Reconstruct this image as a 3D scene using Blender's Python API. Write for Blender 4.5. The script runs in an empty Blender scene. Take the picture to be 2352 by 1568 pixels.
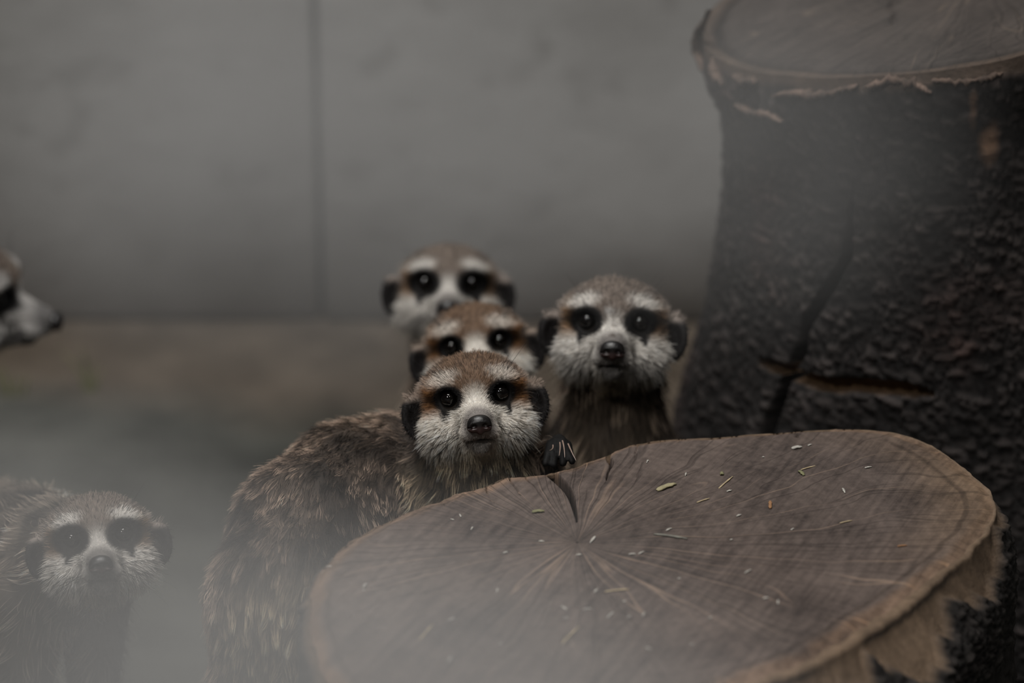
import bpy, math, random
import numpy as np
from mathutils import Matrix, Vector
from mathutils.kdtree import KDTree

rng = np.random.default_rng(7)
random.seed(7)
C = bpy.context.scene.collection
sc = bpy.context.scene

# ------------------------------------------------------------------ camera
PITCH = math.radians(22.0); CAM_H = 0.904; LENS = 110.0
FPX = LENS / 36.0 * 2352.0
SN, CS = math.sin(PITCH), math.cos(PITCH)
cam = bpy.data.cameras.new('camera'); cam_o = bpy.data.objects.new('camera', cam); C.objects.link(cam_o)
cam_o.location = (0, 0, CAM_H); cam_o.rotation_euler = (math.pi / 2 - PITCH, 0, 0)
cam.lens = LENS; cam.sensor_width = 36.0; cam.clip_start = 0.05
cam.dof.use_dof = True; cam.dof.focus_distance = 1.575; cam.dof.aperture_fstop = 4.6
sc.camera = cam_o

# ------------------------------------------------------------------ world, lights, exposure
sc.view_settings.view_transform = 'Standard'; sc.view_settings.look = 'None'
sc.view_settings.gamma = 1.0; sc.view_settings.exposure = 0.0; sc.view_settings.use_curve_mapping = False
world = bpy.data.worlds.new('world'); sc.world = world; world.use_nodes = True
world.node_tree.nodes['Background'].inputs[0].default_value = (1.0, 0.99, 0.97, 1)
world.node_tree.nodes['Background'].inputs[1].default_value = 0.034

def area(name, loc, target, size, power, col=(1, 1, 1), shape='DISK'):
    l = bpy.data.lights.new(name, 'AREA'); l.shape = shape; l.size = size; l.energy = power; l.color = col
    o = bpy.data.objects.new(name, l); C.objects.link(o); o.location = loc
    o.rotation_euler = (Vector(target) - Vector(loc)).to_track_quat('-Z', 'Y').to_euler()
    return o
area('ceiling_light', (-0.25, 1.15, 2.3), (0.0, 1.6, 0.2), 0.9, 26, (1.0, 0.97, 0.93))
area('front_light', (-0.75, 0.0, 1.75), (0.0, 1.5, 0.25), 0.16, 9.0, (1.0, 0.97, 0.93))
area('wall_light', (-0.35, 1.75, 1.9), (-0.25, 2.3, 0.45), 0.5, 11.5, (1.0, 0.995, 0.98))
for k, (x, y, z) in enumerate(((0.10, 0.35, 1.62), (0.21, 0.30, 1.80))):
    area('spot_lamp', (x, y, z), (0.0, 1.5, 0.25), 0.03, 2.4, (1.0, 0.98, 0.95))

sc.cycles.max_bounces = 6; sc.cycles.diffuse_bounces = 3; sc.cycles.glossy_bounces = 2; sc.cycles.volume_bounces = 0; sc.cycles.volume_step_rate = 3.0; sc.cycles.adaptive_threshold = 0.03

# ------------------------------------------------------------------ helpers
def W(px, py, d):
    t = (py - 784) / FPX; s = (px - 1176) / FPX
    return np.array([s * d, d * (CS - t * SN), CAM_H - d * (SN + t * CS)])
def on_plane(px, py, z):
    t = (py - 784) / FPX
    return W(px, py, (CAM_H - z) / (SN + t * CS))
def tag(o, label=None, cat=None, group=None, kind=None):
    for k, v in (('label', label), ('category', cat), ('group', group), ('kind', kind)):
        if v: o[k] = v
    return o
def link(name, data, parent=None, loc=None):
    o = bpy.data.objects.new(name, data); C.objects.link(o)
    if parent is not None: o.parent = parent
    if loc is not None: o.location = loc
    return o
def empty(name, loc):
    o = bpy.data.objects.new(name, None); C.objects.link(o); o.location = loc; o.empty_display_size = 0.02
    return o
def mesh_np(name, v, f, mat, smooth=True, col=None):
    m = bpy.data.meshes.new(name)
    f = np.asarray(f, dtype=np.int32); n, k = f.shape
    m.vertices.add(len(v)); m.vertices.foreach_set('co', np.asarray(v, dtype=np.float32).ravel())
    m.loops.add(n * k); m.loops.foreach_set('vertex_index', f.ravel())
    m.polygons.add(n); m.polygons.foreach_set('loop_start', np.arange(0, n * k, k, dtype=np.int32))
    m.update(calc_edges=True)
    if smooth: m.polygons.foreach_set('use_smooth', np.ones(n, dtype=bool))
    if mat: m.materials.append(mat)
    if col is not None:
        a = m.attributes.new('tint', 'FLOAT_COLOR', 'POINT')
        a.data.foreach_set('color', np.concatenate([col, np.ones((len(v), 1))], 1).astype(np.float32).ravel())
    return m
def sm(a, b, x):
    t = np.clip((x - a) / (b - a), 0, 1); return t * t * (3 - 2 * t)
def mix(a, b, t):
    return a + (b - a) * t
def mixc(c, col, t):
    return c + (np.asarray(col) - c) * t[:, None]
def hash3(i, j, k, seed):
    h = (i.astype(np.int64) * 374761393 + j.astype(np.int64) * 668265263 + k.astype(np.int64) * 2147483647 + seed * 974634777) & 0xFFFFFFFF
    h = ((h ^ (h >> 13)) * 1274126177) & 0xFFFFFFFF
    h = ((h ^ (h >> 16)) * 2246822519) & 0xFFFFFFFF
    return ((h ^ (h >> 15)) & 0xFFFFFF) / float(0xFFFFFF)
def vnoise(p, freq, seed=0):
    q = np.asarray(p) * freq; i = np.floor(q).astype(np.int64); f = q - i; f = f * f * (3 - 2 * f)
    r = 0
    for a in (0, 1):
        for b in (0, 1):
            for c in (0, 1):
                w = (f[:, 0] if a else 1 - f[:, 0]) * (f[:, 1] if b else 1 - f[:, 1]) * (f[:, 2] if c else 1 - f[:, 2])
                r = r + w * hash3(i[:, 0] + a, i[:, 1] + b, i[:, 2] + c, seed)
    return r
def fbm(p, freq, octv=4, seed=0):
    r = 0; a = 0.5; s = 0
    for o in range(octv):
        r = r + a * vnoise(p, freq * 2 ** o, seed + o * 17); s += a; a *= 0.5
    return r / s
def cell(p, seed=0):
    """F1 and F2 of a jittered cell grid, p already scaled; also the cell's random value"""
    i0 = np.floor(p).astype(np.int64); f1 = np.full(len(p), 9.0); f2 = np.full(len(p), 9.0); val = np.zeros(len(p))
    for a in (-1, 0, 1):
        for b in (-1, 0, 1):
            for c in (-1, 0, 1):
                ii = i0 + np.array([a, b, c])
                pt = ii + np.stack([hash3(ii[:, 0], ii[:, 1], ii[:, 2], seed + s) for s in (1, 2, 3)], 1)
                d = np.linalg.norm(p - pt, axis=1)
                new = d < f1
                f2 = np.where(new, f1, np.minimum(f2, d))
                val = np.where(new, hash3(ii[:, 0], ii[:, 1], ii[:, 2], seed + 9), val)
                f1 = np.where(new, d, f1)
    return f1, f2, val

# ------------------------------------------------------------------ materials
def mat(name, rough=0.7, spec=0.3, base=None):
    m = bpy.data.materials.new(name); m.use_nodes = True
    nt = m.node_tree; b = nt.nodes['Principled BSDF']
    b.inputs['Roughness'].default_value = rough; b.inputs['Specular IOR Level'].default_value = spec
    if base: b.inputs['Base Color'].default_value = (*base, 1)
    return m, nt, b
def nd(nt, typ, **kw):
    n = nt.nodes.new(typ)
    for k, v in kw.items():
        if k in n.inputs.keys(): n.inputs[k].default_value = v
        else: setattr(n, k, v)
    return n
def ramp(nt, stops, interp='LINEAR'):
    r = nt.nodes.new('ShaderNodeValToRGB'); r.color_ramp.interpolation = interp
    e = r.color_ramp.elements
    while len(e) < len(stops): e.new(0.5)
    for k, (p, c) in enumerate(stops):
        e[k].position = p; e[k].color = (*c, 1) if len(c) == 3 else c
    return r
def attr_mat(name, rough, spec, bump=None, noise_amt=0.0, noise_scale=60):
    m, nt, b = mat(name, rough, spec)
    a = nd(nt, 'ShaderNodeAttribute', attribute_name='tint')
    src = a.outputs['Color']
    if noise_amt:
        tc = nd(nt, 'ShaderNodeTexCoord'); n = nd(nt, 'ShaderNodeTexNoise', Scale=noise_scale, Detail=6.0, Roughness=0.65)
        nt.links.new(tc.outputs['Object'], n.inputs['Vector'])
        mr = nd(nt, 'ShaderNodeMapRange'); mr.inputs[1].default_value = 0.25; mr.inputs[2].default_value = 0.75
        mr.inputs[3].default_value = 1 - noise_amt; mr.inputs[4].default_value = 1 + noise_amt
        nt.links.new(n.outputs['Fac'], mr.inputs[0])
        vm = nd(nt, 'ShaderNodeVectorMath', operation='SCALE')
        nt.links.new(src, vm.inputs[0]); nt.links.new(mr.outputs[0], vm.inputs['Scale']); src = vm.outputs[0]
    nt.links.new(src, b.inputs['Base Color'])
    if bump:
        tc = nd(nt, 'ShaderNodeTexCoord'); n = nd(nt, 'ShaderNodeTexNoise', Scale=bump[0], Detail=8.0, Roughness=0.7)
        nt.links.new(tc.outputs['Object'], n.inputs['Vector'])
        bp = nd(nt, 'ShaderNodeBump', Strength=bump[1], Distance=bump[2])
        nt.links.new(n.outputs['Fac'], bp.inputs['Height']); nt.links.new(bp.outputs[0], b.inputs['Normal'])
    return m
M_SKIN = attr_mat('meerkat_skin', 0.7, 0.2)
M_FUR = attr_mat('meerkat_fur', 0.5, 0.25)
M_EYE, _, _b = mat('eye_gloss', 0.03, 0.5, (0.0025, 0.0018, 0.0015))

M_NOSE = attr_mat('nose_skin', 0.28, 0.5, bump=(900, 0.25, 0.0006))
M_CLAW, _, _ = mat('claw_horn', 0.35, 0.5, (0.22, 0.155, 0.125))
M_BARK = attr_mat('stump_bark', 0.75, 0.3, bump=(420, 0.6, 0.002), noise_amt=0.35, noise_scale=230)

# ------------------------------------------------------------------ implicit surfaces
def s_ell(p, c, r):
    q = p - np.asarray(c); r = np.asarray(r, dtype=float)
    k0 = np.linalg.norm(q / r, axis=1); k1 = np.linalg.norm(q / (r * r), axis=1) + 1e-9
    return k0 * (k0 - 1) / k1
def s_cone(p, a, b, ra, rb):
    a = np.asarray(a, float); b = np.asarray(b, float); ab = b - a
    t = np.clip(((p - a) @ ab) / (ab @ ab + 1e-12), 0, 1)
    return np.linalg.norm(p - a - t[:, None] * ab, axis=1) - (ra + (rb - ra) * t)
def smin(a, b, k):
    h = np.clip(0.5 + 0.5 * (b - a) / k, 0, 1)
    return b + (a - b) * h - k * h * (1 - h)
def smax(a, b, k): return -smin(-a, -b, k)

def surface_nets(fn, lo, hi, h):
    """polygonise fn(points)=0; coarse pass first, fine evaluation only near the surface"""
    B = 4; n = np.ceil((np.asarray(hi) - lo) / (h * B)).astype(int)
    g = np.stack(np.meshgrid(*[np.arange(k) for k in n], indexing='ij'), -1).reshape(-1, 3)
    cen = lo + (g + 0.5) * h * B
    F0 = fn(cen); near = np.abs(F0) < h * B * 1.35
    NF = n * B + 1
    F = np.repeat(np.repeat(np.repeat(F0.reshape(n), B, 0), B, 1), B, 2)
    F = np.pad(F, ((0, 1),) * 3, mode='edge').astype(np.float32)
    flag = np.zeros(NF, bool)
    nb = near.reshape(n); fl = np.repeat(np.repeat(np.repeat(nb, B, 0), B, 1), B, 2)
    for dx in (0, 1):
        for dy in (0, 1):
            for dz in (0, 1):
                flag[dx:dx + fl.shape[0], dy:dy + fl.shape[1], dz:dz + fl.shape[2]] |= fl
    idx = np.argwhere(flag)
    F[tuple(idx.T)] = fn(lo + idx * h)
    S = F < 0
    cnt = np.zeros(np.array(NF) - 1, np.int8)
    cs = [(a, b, c) for a in (0, 1) for b in (0, 1) for c in (0, 1)]
    sl = lambda a, b, c: (slice(a, NF[0] - 1 + a), slice(b, NF[1] - 1 + b), slice(c, NF[2] - 1 + c))
    for o in cs: cnt += S[sl(*o)]
    act = (cnt > 0) & (cnt < 8)
    ci = np.argwhere(act); vid = np.full(act.shape, -1, np.int64); vid[act] = np.arange(len(ci))
    vals = {o: F[ci[:, 0] + o[0], ci[:, 1] + o[1], ci[:, 2] + o[2]] for o in cs}
    acc = np.zeros((len(ci), 3)); num = np.zeros(len(ci))
    for o in cs:
        for ax in range(3):
            if o[ax]: continue
            o2 = list(o); o2[ax] = 1; o2 = tuple(o2)
            a, b = vals[o], vals[o2]; cr = (a < 0) != (b < 0)
            t = np.where(cr, a / np.where(cr, a - b, 1), 0)
            pos = np.tile(np.array(o, float), (len(ci), 1)); pos[:, ax] = t
            acc += pos * cr[:, None]; num += cr
    verts = lo + (ci + acc / num[:, None]) * h
    quads = []
    for ax in range(3):
        u, v = (ax + 1) % 3, (ax + 2) % 3
        s0 = [slice(1, NF[k] - 1) for k in range(3)]; s0[ax] = slice(0, NF[ax] - 1)
        s1 = list(s0); s1[ax] = slice(1, NF[ax])
        A, Bv = S[tuple(s0)], S[tuple(s1)]
        e = np.argwhere(A != Bv)
        if not len(e): continue
        inside = A[tuple(e.T)]
        off = np.ones(3, int); off[ax] = 0
        e = e + off
        def cid(du, dv):
            q = e.copy(); q[:, u] -= du; q[:, v] -= dv
            return vid[tuple(q.T)]
        Q = np.stack([cid(1, 1), cid(0, 1), cid(0, 0), cid(1, 0)], 1)
        Q[~inside] = Q[~inside][:, ::-1]
        quads.append(Q)
    Q = np.concatenate(quads); Q = Q[(Q >= 0).all(1)]
    return verts, Q

def vnormals(v, q):
    n = np.cross(v[q[:, 2]] - v[q[:, 0]], v[q[:, 3]] - v[q[:, 1]])
    vn = np.zeros_like(v)
    for k in range(4): np.add.at(vn, q[:, k], n)
    return vn / (np.linalg.norm(vn, axis=1, keepdims=True) + 1e-12)

# ------------------------------------------------------------------ curves (fur)
def make_fur(name, pts, rad, col, parent, material):
    n, k, _ = pts.shape
    cu = bpy.data.hair_curves.new(name)
    cu.add_curves([k] * n)
    cu.attributes['position'].data.foreach_set('vector', pts.astype(np.float32).ravel())
    r = cu.attributes.get('radius') or cu.attributes.new('radius', 'FLOAT', 'POINT')
    r.data.foreach_set('value', rad.astype(np.float32).ravel())
    a = cu.attributes.new('tint', 'FLOAT_COLOR', 'POINT')
    a.data.foreach_set('color', np.concatenate([col, np.ones((n, k, 1))], 2).astype(np.float32).ravel())
    cu.materials.append(material)
    return link(name, cu, parent)

# ------------------------------------------------------------------ the setting: floor and concrete wall
WALL_Y = 2.28; SEAM_X = -0.149
def concrete():
    m, nt, b = mat('concrete', 0.85, 0.25)
    tc = nd(nt, 'ShaderNodeTexCoord')
    n1 = nd(nt, 'ShaderNodeTexNoise', Scale=5.0, Detail=7.0, Roughness=0.6); nt.links.new(tc.outputs['Object'], n1.inputs['Vector'])
    r1 = ramp(nt, [(0.3, (0.235, 0.228, 0.22)), (0.7, (0.32, 0.315, 0.305))]); nt.links.new(n1.outputs['Fac'], r1.inputs[0])
    mp = nd(nt, 'ShaderNodeMapping'); mp.inputs['Scale'].default_value = (1, 1, 1.4); nt.links.new(tc.outputs['Object'], mp.inputs[0])
    n2 = nd(nt, 'ShaderNodeTexNoise', Scale=26.0, Detail=3.0, Roughness=0.5); nt.links.new(mp.outputs[0], n2.inputs['Vector'])
    r2 = ramp(nt, [(0.30, (0.74, 0.73, 0.72)), (0.42, (1, 1, 1))]); nt.links.new(n2.outputs['Fac'], r2.inputs[0])
    mx = nd(nt, 'ShaderNodeMix', data_type='RGBA', blend_type='MULTIPLY'); mx.inputs[0].default_value = 1.0
    nt.links.new(r1.outputs[0], mx.inputs[6]); nt.links.new(r2.outputs[0], mx.inputs[7])
    # splash-stained foot of the wall, brown with soil
    sx = nd(nt, 'ShaderNodeSeparateXYZ'); nt.links.new(tc.outputs['Object'], sx.inputs[0])
    n3 = nd(nt, 'ShaderNodeTexNoise', Scale=9.0, Detail=4.0); nt.links.new(tc.outputs['Object'], n3.inputs['Vector'])
    ma = nd(nt, 'ShaderNodeMath', operation='MULTIPLY_ADD'); ma.inputs[1].default_value = 0.10
    nt.links.new(n3.outputs['Fac'], ma.inputs[0]); nt.links.new(sx.outputs['Z'], ma.inputs[2])
    r3 = ramp(nt, [(0.045, (1, 1, 1)), (0.16, (0, 0, 0))]); nt.links.new(ma.outputs[0], r3.inputs[0])
    m2 = nd(nt, 'ShaderNodeMix', data_type='RGBA'); nt.links.new(r3.outputs[0], m2.inputs[0])
    nt.links.new(mx.outputs[2], m2.inputs[6]); m2.inputs[7].default_value = (0.085, 0.072, 0.060, 1)
    nt.links.new(m2.outputs[2], b.inputs['Base Color'])
    bp = nd(nt, 'ShaderNodeBump', Strength=0.4, Distance=0.004); nt.links.new(n2.outputs['Fac'], bp.inputs['Height'])
    nt.links.new(bp.outputs[0], b.inputs['Normal'])
    return m
M_CONC = concrete()
def box_np(x0, x1, y0, y1, z0, z1):
    v = [(x, y, z) for z in (z0, z1) for y in (y0, y1) for x in (x0, x1)]
    f = [(0, 2, 3, 1), (4, 5, 7, 6), (0, 1, 5, 4), (2, 6, 7, 3), (0, 4, 6, 2), (1, 3, 7, 5)]
    return v, f
M_JOINT, _, _ = mat('joint_mortar', 0.9, 0.1, (0.06, 0.057, 0.053))
v, f = box_np(-1.6, 1.6, WALL_Y + 0.02, WALL_Y + 0.08, 0, 1.7)
wall = link('wall_back', mesh_np('wall_back', v, f, M_JOINT, smooth=False)); tag(wall, kind='structure', label='grey concrete rear wall of the enclosure, blurred')
for x0, x1, dy in ((-1.6, SEAM_X - 0.0015, 0.003), (SEAM_X + 0.0015, 1.6, 0.0)):
    v, f = box_np(x0, x1, WALL_Y + dy, WALL_Y + 0.021, 0.0, 1.7)
    p = link('panel', mesh_np('panel', v, f, M_CONC, smooth=False), wall)
    bv = p.modifiers.new('bevel', 'BEVEL'); bv.width = 0.004; bv.segments = 2

def soil():
    m, nt, b = mat('soil', 0.95, 0.15)
    tc = nd(nt, 'ShaderNodeTexCoord')
    n1 = nd(nt, 'ShaderNodeTexNoise', Scale=14.0, Detail=8.0, Roughness=0.65); nt.links.new(tc.outputs['Object'], n1.inputs['Vector'])
    sand = ramp(nt, [(0.3, (0.060, 0.047, 0.035)), (0.7, (0.125, 0.10, 0.076))]); nt.links.new(n1.outputs['Fac'], sand.inputs[0])
    moss = ramp(nt, [(0.3, (0.035, 0.036, 0.030)), (0.7, (0.085, 0.086, 0.074))]); nt.links.new(n1.outputs['Fac'], moss.inputs[0])
    sx = nd(nt, 'ShaderNodeSeparateXYZ'); nt.links.new(tc.outputs['Object'], sx.inputs[0])
    n2 = nd(nt, 'ShaderNodeTexNoise', Scale=7.0, Detail=4.0); nt.links.new(tc.outputs['Object'], n2.inputs['Vector'])
    # the sandy strip lies along the wall, wider to the right
    a1 = nd(nt, 'ShaderNodeMath', operation='MULTIPLY_ADD'); a1.inputs[1].default_value = 0.22
    nt.links.new(sx.outputs['X'], a1.inputs[0]); nt.links.new(sx.outputs['Y'], a1.inputs[2])
    a2 = nd(nt, 'ShaderNodeMath', operation='MULTIPLY_ADD'); a2.inputs[1].default_value = 0.12
    nt.links.new(n2.outputs['Fac'], a2.inputs[0]); nt.links.new(a1.outputs[0], a2.inputs[2])
    mr = nd(nt, 'ShaderNodeMapRange'); mr.inputs[1].default_value = 2.08; mr.inputs[2].default_value = 2.17
    nt.links.new(a2.outputs[0], mr.inputs[0])
    mx = nd(nt, 'ShaderNodeMix', data_type='RGBA'); nt.links.new(mr.outputs[0], mx.inputs[0])
    nt.links.new(moss.outputs[0], mx.inputs[6]); nt.links.new(sand.outputs[0], mx.inputs[7])
    nt.links.new(mx.outputs[2], b.inputs['Base Color'])
    bp = nd(nt, 'ShaderNodeBump', Strength=0.7, Distance=0.01); nt.links.new(n1.outputs['Fac'], bp.inputs['Height'])
    nt.links.new(bp.outputs[0], b.inputs['Normal'])
    return m
gx, gy = np.meshgrid(np.linspace(-1.5, 1.5, 120), np.linspace(0.5, WALL_Y + 0.03, 80), indexing='ij')
P = np.stack([gx.ravel(), gy.ravel(), np.zeros(gx.size)], 1)
P[:, 2] = -0.006 + 0.006 * fbm(P, 9.0, 3, 5)
ii = np.arange(120 * 80).reshape(120, 80)
F = np.stack([ii[:-1, :-1].ravel(), ii[1:, :-1].ravel(), ii[1:, 1:].ravel(), ii[:-1, 1:].ravel()], 1)
floor = link('floor', mesh_np('floor', P, F, soil())); tag(floor, kind='structure', label='bare soil floor, sandy along the wall and dark nearer')

# ------------------------------------------------------------------ stumps
def wood_mat(name, cx, cy, dark, light, seam_dir=0.5):
    """cut end grain: faint rings, radial checks and saw marks; object space, centred on the pith"""
    m, nt, b = mat(name, 0.8, 0.25)
    L = nt.links.new
    tc = nd(nt, 'ShaderNodeTexCoord'); at = nd(nt, 'ShaderNodeAttribute', attribute_name='tint')
    sx = nd(nt, 'ShaderNodeSeparateXYZ'); L(tc.outputs['Object'], sx.inputs[0])
    def mth(op, a, bb=None, c=None):
        n = nd(nt, 'ShaderNodeMath', operation=op)
        for k, s in enumerate((a, bb, c)):
            if s is None: continue
            if isinstance(s, (int, float)): n.inputs[k].default_value = s
            else: L(s, n.inputs[k])
        return n.outputs[0]
    x = mth('SUBTRACT', sx.outputs['X'], cx); y = mth('SUBTRACT', sx.outputs['Y'], cy)
    nz = nd(nt, 'ShaderNodeTexNoise', Scale=9.0, Detail=3.0); L(tc.outputs['Object'], nz.inputs['Vector'])
    r = mth('SQRT', mth('ADD', mth('MULTIPLY', x, x), mth('MULTIPLY', y, y)))
    th0 = mth('ARCTAN2', y, x)
    th = mth('ADD', th0, mth('MULTIPLY', mth('SUBTRACT', nz.outputs['Fac'], 0.5), 0.35))
    # radial checks as level sets of an angular noise (cos/sin keep it seamless)
    def checks(freq, zoff, lo, hi):
        cv = nd(nt, 'ShaderNodeCombineXYZ')
        L(mth('MULTIPLY', mth('COSINE', th), freq), cv.inputs[0]); L(mth('MULTIPLY', mth('SINE', th), freq), cv.inputs[1])
        L(mth('MULTIPLY_ADD', r, 5.0, zoff), cv.inputs[2])
        n = nd(nt, 'ShaderNodeTexNoise', Scale=1.0, Detail=0.0); L(cv.outputs[0], n.inputs['Vector'])
        d = mth('MULTIPLY', mth('ABSOLUTE', mth('SUBTRACT', n.outputs['Fac'], 0.5)), mth('DIVIDE', mth('ADD', r, 0.01), freq))
        mr = nd(nt, 'ShaderNodeMapRange'); mr.inputs[1].default_value = lo; mr.inputs[2].default_value = hi
        mr.inputs[3].default_value = 1; mr.inputs[4].default_value = 0; L(d, mr.inputs[0])
        return mr.outputs[0]
    pale = checks(6.5, 3.0, 0.00006, 0.00022)
    fine = checks(17.0, 11.0, 0.00003, 0.00012)
    # where the checks show at all
    nv = nd(nt, 'ShaderNodeTexNoise', Scale=22.0, Detail=2.0); L(tc.outputs['Object'], nv.inputs['Vector'])
    vis = nd(nt, 'ShaderNodeMapRange'); vis.inputs[1].default_value = 0.40; vis.inputs[2].default_value = 0.62; L(nv.outputs['Fac'], vis.inputs[0])
    pale = mth('MULTIPLY', pale, vis.outputs[0])
    # saw marks, straight scratches in one direction
    mp = nd(nt, 'ShaderNodeMapping'); mp.vector_type = 'TEXTURE'; mp.inputs['Rotation'].default_value = (0, 0, seam_dir); mp.inputs['Scale'].default_value = (1 / 300, 1 / 18, 1)
    L(tc.outputs['Object'], mp.inputs[0])
    ns = nd(nt, 'ShaderNodeTexNoise', Scale=1.0, Detail=4.0, Roughness=0.6); L(mp.outputs[0], ns.inputs['Vector'])
    # blotches
    nb = nd(nt, 'ShaderNodeTexNoise', Scale=16.0, Detail=7.0, Roughness=0.7); L(tc.outputs['Object'], nb.inputs['Vector'])
    nf = nd(nt, 'ShaderNodeTexNoise', Scale=260.0, Detail=5.0, Roughness=0.75); L(tc.outputs['Object'], nf.inputs['Vector'])
    fac = mth('ADD', mth('ADD', mth('MULTIPLY', nb.outputs['Fac'], 0.5), mth('MULTIPLY', ns.outputs['Fac'], 0.28)), mth('MULTIPLY', nf.outputs['Fac'], 0.22))
    rp = ramp(nt, [(0.38, dark), (0.62, light)]); L(fac, rp.inputs[0])
    rg = mth('MULTIPLY_ADD', mth('SINE', mth('MULTIPLY', mth('ADD', r, mth('MULTIPLY', nz.outputs['Fac'], 0.012)), 900)), 0.05, 1.0)
    sc1 = nd(nt, 'ShaderNodeVectorMath', operation='SCALE'); L(rp.outputs[0], sc1.inputs[0]); L(rg, sc1.inputs['Scale'])
    m1 = nd(nt, 'ShaderNodeMix', data_type='RGBA'); L(mth('MULTIPLY', pale, 0.55), m1.inputs[0]); L(sc1.outputs[0], m1.inputs[6])
    m1.inputs[7].default_value = (light[0] * 2.0, light[1] * 1.85, light[2] * 1.6, 1)
    m2 = nd(nt, 'ShaderNodeMix', data_type='RGBA'); L(mth('MULTIPLY', fine, 0.35), m2.inputs[0]); L(m1.outputs[2], m2.inputs[6])
    m2.inputs[7].default_value = (dark[0] * 0.6, dark[1] * 0.6, dark[2] * 0.6, 1)
    # rim / crack tints come from the mesh, multiplied in
    m3 = nd(nt, 'ShaderNodeMix', data_type='RGBA', blend_type='MULTIPLY'); m3.inputs[0].default_value = 1.0
    L(m2.outputs[2], m3.inputs[6]); L(at.outputs['Color'], m3.inputs[7])
    L(m3.outputs[2], b.inputs['Base Color'])
    hh = mth('ADD', mth('MULTIPLY', fac, 1.0), mth('MULTIPLY', fine, -0.5))
    bp = nd(nt, 'ShaderNodeBump', Strength=0.55, Distance=0.002); L(hh, bp.inputs['Height']); L(bp.outputs[0], b.inputs['Normal'])
    return m

def bark_relief(p, seed, s=1.0):
    """flaky scales wider than high; returns relief 0..1 and a per-scale random value"""
    q = p.copy(); q[:, :2] *= 105 * s; q[:, 2] *= 260 * s
    w = np.stack([fbm(p, 45, 2, seed + 5), fbm(p, 45, 2, seed + 6), fbm(p, 45, 2, seed + 7)], 1) - 0.5
    f1, f2, val = cell(q + w * 2.4, seed)
    edge = np.clip((f2 - f1) / 0.35, 0, 1)
    return edge * (0.45 + 0.55 * val) * (0.5 + 0.8 * fbm(p, 16, 2, seed + 3)), val

STUMP_Z = 0.25
OUT = [(715, 1400), (722, 1330), (768, 1272), (890, 1195), (1000, 1150), (1100, 1116), (1165, 1092), (1250, 1086), (1330, 1066), (1400, 1042),
       (1440, 1018), (1500, 1009), (1640, 1000), (1780, 991), (1950, 979), (2060, 988), (2150, 1022), (2230, 1082), (2278, 1140), (2282, 1180),
       (2240, 1230), (2130, 1320), (2000, 1415), (1860, 1500), (1700, 1568), (1500, 1640), (1250, 1690), (1000, 1690), (840, 1640), (755, 1568), (722, 1480)]
OW = np.array([on_plane(x, y, STUMP_Z) for x, y in OUT])
PITH = on_plane(1325, 1245, STUMP_Z)
def polar(pw): return math.atan2(pw[1] - PITH[1], pw[0] - PITH[0]), math.hypot(pw[1] - PITH[1], pw[0] - PITH[0])
tr = sorted(polar(p) for p in OW)
T = np.array([t for t, _ in tr]); RR = np.array([r for _, r in tr])
T = np.concatenate([T - 2 * np.pi, T, T + 2 * np.pi]); RR = np.tile(RR, 3)
NT = 1500
TH = np.linspace(-np.pi, np.pi, NT, endpoint=False)
R0 = np.interp(TH, T, RR)
ker = np.hanning(31); ker /= ker.sum()
R0 = np.convolve(np.concatenate([R0[-15:], R0, R0[:15]]), ker, 'valid')
ct = np.stack([np.cos(TH), np.sin(TH), np.zeros(NT)], 1)
R0 = R0 + 0.0018 * (fbm(ct * 1.0, 14.0, 3, 3) - 0.5) * 2
def ang(px, py): return polar(on_plane(px, py, STUMP_Z))[0]
def adiff(a, b): return (a - b + np.pi) % (2 * np.pi) - np.pi
# cracks: (angle at rim, angle at inner end, inner radius share, half width at rim, depth)
CR = [(ang(1262, 1086), ang(1325, 1210), 0.25, 0.0030, 0.020), (ang(1396, 1045), ang(1390, 1110), 0.62, 0.0011, 0.008),
      (ang(1120, 1113), ang(1160, 1180), 0.55, 0.0005, 0.003), (ang(1172, 1093), ang(1200, 1145), 0.6, 0.0006, 0.003),
      (ang(1202, 1090), ang(1245, 1140), 0.6, 0.0005, 0.003), (ang(1000, 1150), ang(1140, 1200), 0.5, 0.0004, 0.002),
      (ang(1790, 990), ang(1788, 1030), 0.9, 0.0012, 0.006), (ang(1470, 1012), ang(1440, 1090), 0.55, 0.0004, 0.002)]
def crack_mask(th, rr, rim):
    dep = np.zeros(len(th)); msk = np.zeros(len(th))
    for a0, a1, ri, hw, dp in CR:
        s = np.clip((rr / rim - ri) / (1 - ri), 0, 1)
        wob = 0.008 * np.sin(s * 9) * (1 - s) * s * 4
        a = a1 + adiff(a0, a1) * s ** 1.3 + wob
        dist = np.abs(adiff(th, a)) * rr
        w = hw * (0.15 + 0.85 * s) + 1e-6
        k = np.where(rr / rim > ri, 1 - sm(0.55, 1.15, dist / w), 0)
        dep = np.maximum(dep, k * dp * (0.3 + 0.7 * s)); msk = np.maximum(msk, k)
    return dep, msk
NR = 70
fr = np.concatenate([np.linspace(0.0, 0.9, NR - 22, endpoint=False), np.linspace(0.9, 1.0, 22)])
fr[0] = 0.004
thg, frg = np.meshgrid(TH, fr, indexing='xy')
thf, frf = thg.ravel(), frg.ravel(); rim = np.tile(R0, NR)
rr = frf * rim
pts = np.stack([PITH[0] + np.cos(thf) * rr, PITH[1] + np.sin(thf) * rr, np.full(len(rr), STUMP_Z)], 1)
dep, cm = crack_mask(thf, rr, rim)
edge = sm(0.955, 1.0, frf + 0.025 * (fbm(pts, 60, 3, 8) - 0.5))
pts[:, 2] += 0.0016 * (fbm(pts, 22, 4, 4) - 0.5) - dep + edge * 0.004 * (fbm(pts, 130, 3, 9) - 0.75) - edge * 0.0012
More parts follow.
